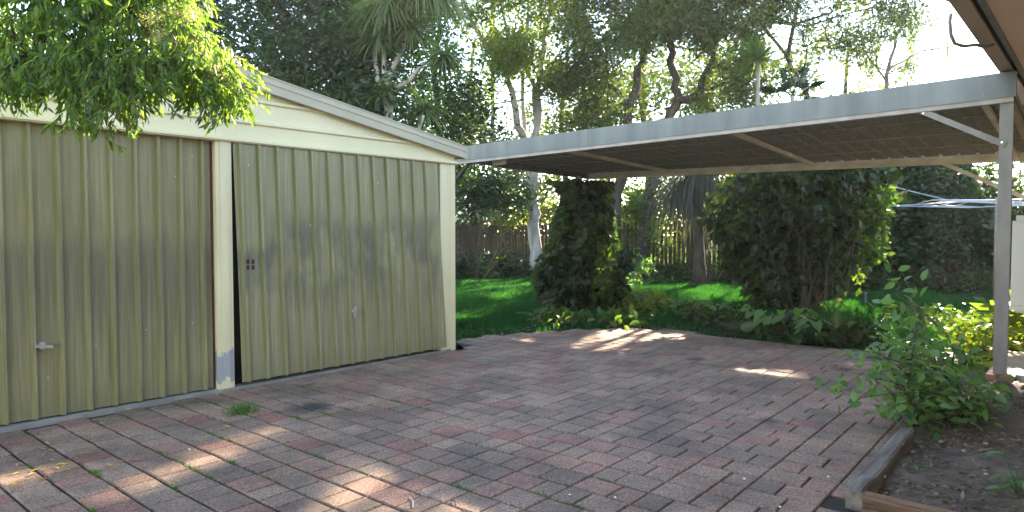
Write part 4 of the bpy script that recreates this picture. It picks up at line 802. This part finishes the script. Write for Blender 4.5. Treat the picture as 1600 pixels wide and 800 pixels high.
# ------------------------------------------------------------------ overhanging branches at the top left
ov = thing('overhanging_tree', 'leafy tree overhanging the garage roof from the left with cream flower heads', 'tree', (-5.6, 2.6, 0))
m = MB(); m.tube([(-5.6, 2.6, 0), (-5.5, 2.7, 1.2), (-5.1, 2.9, 2.4), (-4.6, 3.2, 3.2)], [0.16, 0.13, 0.1, 0.08], 9)
hub = np.array([-4.2, 3.4, 3.1]); m.tube([(-4.6, 3.2, 3.2), hub], [0.08, 0.06], 8)
cl = []
def ovc(px, py, z, rx, ry, n):
    for _ in range(n):
        a = rng.random() * 6.3; r_ = math.sqrt(rng.random()); cl.append(D(px + rx * r_ * math.cos(a), py - 34 + ry * r_ * math.sin(a), z + rng.uniform(-0.3, 0.3)))
ovc(60, 20, 3.7, 130, 70, 44); ovc(230, 45, 3.8, 80, 60, 34); ovc(60, 110, 3.7, 90, 55, 32); ovc(180, 120, 3.7, 80, 45, 26); ovc(335, 150, 3.9, 48, 30, 20); ovc(355, 178, 3.9, 26, 18, 8)
ovc(150, 175, 3.6, 48, 24, 11); ovc(30, 150, 3.6, 60, 20, 7); ovc(285, 110, 3.8, 40, 40, 12); ovc(120, -80, 3.6, 220, 50, 30); ovc(-80, 60, 3.5, 60, 130, 14); ovc(220, 130, 3.8, 60, 30, 10); ovc(125, 205, 3.6, 12, 12, 2)
cl = np.array(cl); hubs = [hub, D(60, -40, 3.6), D(190, 20, 3.8), D(60, 90, 3.7), D(290, 90, 3.85), D(150, 120, 3.7)]
for a, b in ((0, 1), (1, 2), (1, 3), (2, 4), (3, 5)): limb(m, hubs[a], hubs[b], 0.035, 0.02, 0.06, 6, 6)
LPs, LDs, FL = [], [], []
for c in cl:
    a = min(hubs, key=lambda h: np.linalg.norm(h - c)); pts = limb(m, a, c, 0.008, 0.003, 0.1, 5, 4)
    for q in range(7):                        # hanging twigs with paired leaflets
        s0 = c + rng.normal(size=3) * 0.05; d = np.array([rng.normal() * 0.6, rng.normal() * 0.6, -0.55 - 0.5 * rng.random()]); d /= np.linalg.norm(d); l = rng.uniform(0.09, 0.19); e = s0 + d * l; m.tube([s0, e], [0.0025, 0.0015], 3)
        for k in range(11):
            p = s0 + d * l * (k + 0.5) / 11; s_ = np.cross(d, rng.normal(size=3)); s_ /= np.linalg.norm(s_) + 1e-9; LPs.append(p); LDs.append(d * 0.8 + s_ * 0.7 * (1 if k % 2 else -1) + (0, 0, -0.35))
m.build('branches', M['barkdark'], ov, True)
LPs = np.array(LPs); LDs = unit(np.array(LDs)); n = len(LPs); V_, T_ = leaf_geo(LPs, LDs, unit(rng.normal(size=(n, 3)) + (0, 0, 0.6)), rng.uniform(0.036, 0.07, n), rng.uniform(0.012, 0.02, n), 0.2, 6)
tag(npmesh('crown', V_, T_, M['l_over'], ov), kind='stuff')
for (px, py, r_) in ((350, 95, 0.09), (320, 80, 0.08), (300, 60, 0.08), (270, 20, 0.08), (240, 30, 0.08), (185, 140, 0.05), (215, 160, 0.035), (170, 15, 0.08), (295, 20, 0.07), (335, 110, 0.08), (365, 125, 0.06), (255, 60, 0.07), (205, 120, 0.05)):
    c = D(px, py, 3.65); P = fill(c, (r_, r_, r_ * 0.7), 420, 0.2); V_, T_ = leaf_geo(P, unit(rng.normal(size=P.shape)), unit(rng.normal(size=P.shape)), 0.011, 0.006, 0.2); npmesh('flower_head', V_, T_, M['flower'], ov)

# ------------------------------------------------------------------ grass, weeds, fallen leaves
def blades(P, h, wd, mat, name, parent=None, loc=None, lean=0.35):
    n = len(P); h = h if hasattr(h, '__len__') else np.full(n, h); a = rng.random(n) * 2 * math.pi; S = np.stack([np.cos(a), np.sin(a), 0 * a], 1) * wd / 2; Ln = np.stack([rng.normal(size=n), rng.normal(size=n), 0 * a], 1) * lean * h[:, None]
    Z = np.array([0, 0, 1.0]); V = np.stack([P - S, P + S, P + Ln * 0.35 + S * 0.7 + Z * h[:, None] * 0.6, P + Ln * 0.35 - S * 0.7 + Z * h[:, None] * 0.6, P + Ln + Z * h[:, None] * 0.95], 1).reshape(-1, 3)
    i = np.arange(n)[:, None] * 5; T = np.concatenate([i + np.array([[0, 1, 2]]), i + np.array([[0, 2, 3]]), i + np.array([[3, 2, 4]])]); return npmesh(name, V, T, mat, parent, loc=loc)
lp = [tuple(p[:2]) for p in lawn_poly]
def ingrass(n, x0, x1, y0, y1):
    x = rng.uniform(x0, x1, n); y = rng.uniform(y0, y1, n); k = inpoly(x, y, lp); return np.stack([x[k], y[k], np.full(k.sum(), -0.03)], 1)
P = np.vstack([ingrass(90000, -1.2, 5, 8.4, 13), ingrass(110000, -2, 9.5, 12, 20.5), ingrass(30000, 4.5, 9, 6.5, 13)])
edge = np.array(edge_back)[:, :2]; dm = np.min(np.stack([np.hypot(P[:, 0] - e[0], P[:, 1] - e[1]) for e in edge]), 0)
nz_ = np.sin(P[:, 0] * 3.1) * np.sin(P[:, 1] * 2.3 + P[:, 0]) * 0.3
thin = rng.random(len(P)) < np.clip((dm - 0.25) / 1.0 + nz_, 0.12, 1); P = P[thin]
hh = rng.uniform(0.05, 0.12, len(P)) * (1 + 0.5 * np.sin(P[:, 0] * 2.1 + 1) * np.sin(P[:, 1] * 1.7))
tag(blades(P, hh.clip(0.03), 0.014, M['grass'], 'grass'), 'short green grass of the shaded lawn beyond the pavers', 'grass', kind='stuff')
P = np.vstack([ingrass(2500, 5, 11, 5.5, 11), ingrass(2500, -1, 6, 8.4, 11)]); k = carve(P, 1); n = len(P); P[:, 2] = rng.uniform(-0.025, 0.0, n)
V_, T_ = leaf_geo(P, unit(rng.normal(size=(n, 3)) * (1, 1, 0.12)), unit(rng.normal(size=(n, 3)) * 0.3 + (0, 0, 1)), 0.07, 0.03, 0.1); tag(npmesh('leaf_litter', V_, T_, M['litter']), 'brown leaf litter lying at the edge of the lawn and under shrubs', 'leaf litter', kind='stuff')
Pb = np.array([upv(rng.uniform(3.5, 7.6), SV + rng.uniform(0.13, 2.2), rng.uniform(0.0, 0.03)) for _ in range(6500)]); n = len(Pb)
V_, T_ = leaf_geo(Pb, unit(rng.normal(size=(n, 3)) * (1, 1, 0.25)), unit(rng.normal(size=(n, 3)) * 0.5 + (0, 0, 1)), rng.uniform(0.015, 0.065, n), rng.uniform(0.006, 0.026, n), 0.1); tag(npmesh('mulch', V_, T_, M['litter']), 'dry bits of bark and leaf scattered over the garden bed soil', 'mulch', kind='stuff')
def tuft(px, py, r, n, h, label, group='weeds growing in the paver joints'):
    b = G(px, py)
    if r < 0.05:
        U = 3.0 + 0.2 * round((b[:2] @ UP - 3.0) / 0.2); b = np.array(upv(U, b[:2] @ VP, -0.004))
        P = b + rng.normal(size=(n, 1)) * r * 1.8 * np.array([VP[0], VP[1], 0]) + rng.normal(size=(n, 1)) * 0.006 * np.array([UP[0], UP[1], 0])
    else: P = np.tile(b, (n, 1)) + rng.normal(size=(n, 3)) * (r, r, 0)
    o = blades(P, rng.uniform(0.4, 1, n) * h, 0.006, M['weed'], 'grass_tuft', loc=b, lean=0.8); tag(o, label, 'weed', group)
tuft(378, 645, 0.055, 200, 0.10, 'largest grass tuft, standing between the pavers in front of the centre post', None)
for px, py in ((365, 722), (328, 745), (275, 762), (345, 628), (130, 745), (235, 620), (320, 680), (340, 690), (480, 650), (500, 647), (478, 663), (527, 695), (516, 707), (248, 707), (308, 733), (290, 728), (170, 735), (55, 727), (590, 725), (727, 760), (852, 770), (940, 752), (540, 640), (700, 612), (610, 628), (405, 750), (885, 796), (180, 790)):
    tuft(px, py, rng.uniform(0.014, 0.03), int(rng.uniform(16, 40)), rng.uniform(0.015, 0.035), *(('small weed in a paver joint in front of the left door', 'weeds before the left door') if px < 300 else ('small weed in a paver joint near the centre post and the largest tuft', 'weeds near the centre post') if px < 450 else ('small weed in a paver joint in front of the crooked door', 'weeds before the crooked door') if px < 705 else ('small isolated weed in the middle of the open paving', 'weeds on the open paving')))
# moss and creeping green in the joints nearest the garage
ms = []
for _ in range(5200):
    U = rng.uniform(2.2, 6.4); V = rng.uniform(-6, -2.6)
    if rng.random() < 0.5: U = 3.0 + 0.2 * round((U - 3.0) / 0.2) + rng.normal() * 0.004
    else: V = -0.96 + 0.375 * round((V + 0.96) / 0.375) + rng.normal() * 0.004
    if math.sin(U * 7.3 + V * 3.1) * math.sin(V * 5.7 - U * 2) > 0.25: ms.append(upv(U, V, -0.006))
ms = np.array(ms); ok = inpoly(ms[:, 0], ms[:, 1], pave_poly); ms = ms[ok]
tag(blades(ms, rng.uniform(0.006, 0.02, len(ms)), 0.006, M['weed'], 'joint_moss', lean=1.0), 'thin green growth in the joints of the pavers beside the garage', 'moss', kind='stuff')
def fleaf(px, py, mat, L=0.055, label='narrow pale yellow fallen leaf on the pavers in front of the left door', group='yellow fallen leaves on the pavers'):
    b = G(px, py); a = rng.random() * 6.3; V_, T_ = leaf_geo(np.array([b + (0, 0, 0.006)]), unit(np.array([[math.cos(a), math.sin(a), 0.12]])), unit(np.array([[rng.normal() * 0.3, rng.normal() * 0.3, 1.0]])), L, L * 0.3, 0.2, 6)
    tag(npmesh('fallen_leaf', V_, T_, mat, loc=b), label, 'leaf', group)
for px, py in ((22, 708), (63, 702), (68, 711), (78, 719), (26, 730), (32, 739), (47, 739), (103, 726), (92, 734), (77, 695), (141, 692), (122, 711), (28, 756), (172, 735), (166, 727), (155, 664), (84, 706), (98, 729), (206, 640), (240, 622), (287, 660), (343, 672), (360, 668), (285, 640), (350, 606), (338, 618)): fleaf(px, py, M['fallen'])
for px, py in ((40, 752), (36, 760), (76, 749), (180, 724), (70, 738), (196, 722), (43, 746)): fleaf(px, py, M['fallenb'], 0.06, 'curled orange-brown fallen leaf at the left on the pavers', 'brown fallen leaves on the pavers')
for px, py, s_ in ((475, 603, 0.1), (466, 606, 0.08), (484, 606, 0.08)): fleaf(px, py, M['l_light'], s_, 'pale green fallen leaf in front of the crooked door', 'green fallen leaves by the door')
db = []
while len(db) < 2600:
    a = rng.random(); U = rng.uniform(0.5, 6.5); V = -5.68 + (rng.exponential(0.09) if a < 0.45 else rng.exponential(1.6))
    if V < -0.9: db.append(uv(U, V, 0.003))
db = np.array(db); n = len(db); V_, T_ = leaf_geo(db, unit(rng.normal(size=(n, 3)) * (1, 1, 0.15)), unit(rng.normal(size=(n, 3)) * 0.4 + (0, 0, 1)), rng.uniform(0.006, 0.022, n), rng.uniform(0.003, 0.008, n), 0.1)
tag(npmesh('debris', V_, T_, M['litter']), 'dark crumbs of bark and leaf swept against the garage and over the pavers', 'debris', kind='stuff')
def chip(px, py, r, mat, name, label, cat, group=None, h=0.6, z=0.0):
    b = G(px, py, z); m = MB(); nv = 7; vs = [b + (0, 0, r * h)]
    for k in range(nv): a = 6.283 * k / nv; q = r * random.uniform(0.75, 1.15); vs.append(b + (q * math.cos(a), q * math.sin(a), r * h * random.uniform(0.3, 0.7)))
    for k in range(nv): a = 6.283 * k / nv; q = r * 0.9; vs.append(b + (q * math.cos(a), q * math.sin(a), -0.003))
    m.add(vs, [(0, 1 + k, 1 + (k + 1) % nv) for k in range(nv)] + [(1 + k, 8 + k, 8 + (k + 1) % nv, 1 + (k + 1) % nv) for k in range(nv)]); tag(m.build(name, mat, loc=b), label, cat, group)
for px, py, lb in ((961, 777, 'tiny white pebble near the bottom edge, right of the pale curved twig'), (890, 773, 'tiny white pebble at the bottom centre beside a small weed'), (1294, 745, 'tiny white pebble on the pavers just left of the sleeper corner'), (1219, 792, 'tiny white pebble at the bottom edge left of the sleepers'), (296, 702, 'bluish white pebble in the sun patch before the centre post'), (1163, 748, 'tiny white pebble on the pavers left of the grey sleeper')): chip(px, py, 0.008, M['white'], 'pebble', lb, 'pebble', 'white pebbles on the pavers')
chip(1379, 744, 0.022, M['white'], 'stone_chip', 'white stone chip on the soil just inside the sleeper corner', 'stone', z=0.02)
for px, py, lb in ((1506, 705, 'small pale stone in the middle of the bare garden soil'), (1541, 741, 'small pale stone nearest the broad green seedling'), (1470, 690, 'small pale stone on the soil close to the leafy shrub'), (1540, 693, 'small tan stone at the back right of the bare soil')): chip(px, py, 0.014, M['rock'], 'stone_chip', lb, 'stone', 'small stones on the garden bed', z=0.02)
b = G(1093, 436); m = MB(); nv, nr = 12, 6
vs = [b + np.array([0.17 * math.cos(6.283 * k / nv) * math.cos(-0.3 + 1.87 * j / nr), 0.15 * math.sin(6.283 * k / nv) * math.cos(-0.3 + 1.87 * j / nr), 0.06 + 0.17 * math.sin(-0.3 + 1.87 * j / nr)]) * 1.0 + rng.normal(size=3) * 0.006 for j in range(nr + 1) for k in range(nv)]
m.add(vs, [(j * nv + k, j * nv + (k + 1) % nv, (j + 1) * nv + (k + 1) % nv, (j + 1) * nv + k) for j in range(nr) for k in range(nv)]); tag(m.build('garden_rock', M['rock'], None, True, loc=b), 'pale rounded rock at the foot of the picket fence', 'rock')
b = G(1350, 478); m = MB(); m.tube([b, b + (0, 0, 0.22), b + (0, 0, 0.225), b + (0, 0, 0.26)], [0.035, 0.035, 0.05, 0.045], 10); tag(m.build('garden_stake', M['blue'], loc=b), 'short blue-grey stake standing in the grass behind the vine clump', 'stake')
for (a, b_, s_) in (((640, 778), (645, 795), 0.004), ((705, 783), (712, 790), 0.004)):
    p = G(*a); q = G(*b_); m = MB(); m.tube([p + (0, 0, 0.005), (p + q) / 2 + (0.01, 0, 0.012), q + (0, 0, 0.005)], s_, 5); tag(m.build('twig', M['stem'] if a[0] > 700 else M['rock'], loc=p), 'dark short twig on the sunlit pavers' if a[0] > 700 else 'pale curved twig on the pavers at the bottom of the picture', 'twig')
# rotary clothesline beyond the carport
cb = np.array([9.35, 13.0, 0.0]); t = thing('clothesline', 'rotary clothesline with blue-white lines behind the carport post', 'clothesline', cb); hh_ = 1.93
MB().tube([cb, cb + (0, 0, 2.05)], 0.025, 8).build('pole', M['zincdull'], t, True); tips = []
for k in range(4):
    a = 0.5 + k * math.pi / 2; e = cb + np.array([math.cos(a) * 2.15, math.sin(a) * 2.15, hh_ + 0.02]); tips.append(e); m = MB(); m.tube([cb + (0, 0, 2.0), e], 0.013, 6); m.build('arm', M['wire'], t, True)
for r_ in (1.0, 0.82, 0.64, 0.46):
    for k in range(4):
        a, b = [cb + (0, 0, hh_) + (tips[j % 4] - cb - (0, 0, hh_)) * r_ for j in (k, k + 1)]; m = MB(); m.tube([a, (a + b) / 2 - (0, 0, 0.05), b], 0.005, 4); m.build('line', M['wire'], t)
m = MB(); m.tube([D(1366, 283, 13), D(1420, 298, 12.9), D(1482, 313, 12.8)], 0.008, 5); m.build('support_wire', M['wire'], t)
# neighbour's building glimpsed past the garage
nb = thing('neighbour_shed', 'white roofed building glimpsed over the fence past the garage corner', 'building', (-3.0, 31, 0))
MB().hexa([(-6, 29, 0), (-1.2, 29, 0), (-1.2, 33, 0), (-6, 33, 0), (-6, 29, 1.8), (-1.2, 29, 1.8), (-1.2, 33, 1.8), (-6, 33, 1.8)]).build('wall', M['brick'], nb)
m = MB(); m.hexa([(-6.3, 28.7, 1.8), (-0.9, 28.7, 1.8), (-0.9, 33.3, 1.8), (-6.3, 33.3, 1.8), (-6.3, 30.9, 2.8), (-0.9, 30.9, 2.8), (-0.9, 31.1, 2.8), (-6.3, 31.1, 2.8)]); m.build('roof', M['white'], nb)
# ------------------------------------------------------------------ thin sunlit air among the trees
hm = bpy.data.materials.new('haze'); hm.use_nodes = True; t_ = hm.node_tree; t_.nodes.clear()
o_ = t_.nodes.new("ShaderNodeOutputMaterial"); v_ = t_.nodes.new("ShaderNodeVolumePrincipled"); v_.inputs["Color"].default_value = (0.95, 0.97, 1, 1); v_.inputs["Density"].default_value = 0.0005; v_.inputs["Anisotropy"].default_value = 0.45
t_.links.new(v_.outputs[0], o_.inputs["Volume"])
m = MB(); m.hexa([(-60, -20, -1.1), (60, -20, -1.1), (60, 60, -1.1), (-60, 60, -1.1), (-60, -20, 17), (60, -20, 17), (60, 60, 17), (-60, 60, 17)])
tag(m.build('haze', hm), 'thin pale air over the whole yard', 'haze', kind='stuff')
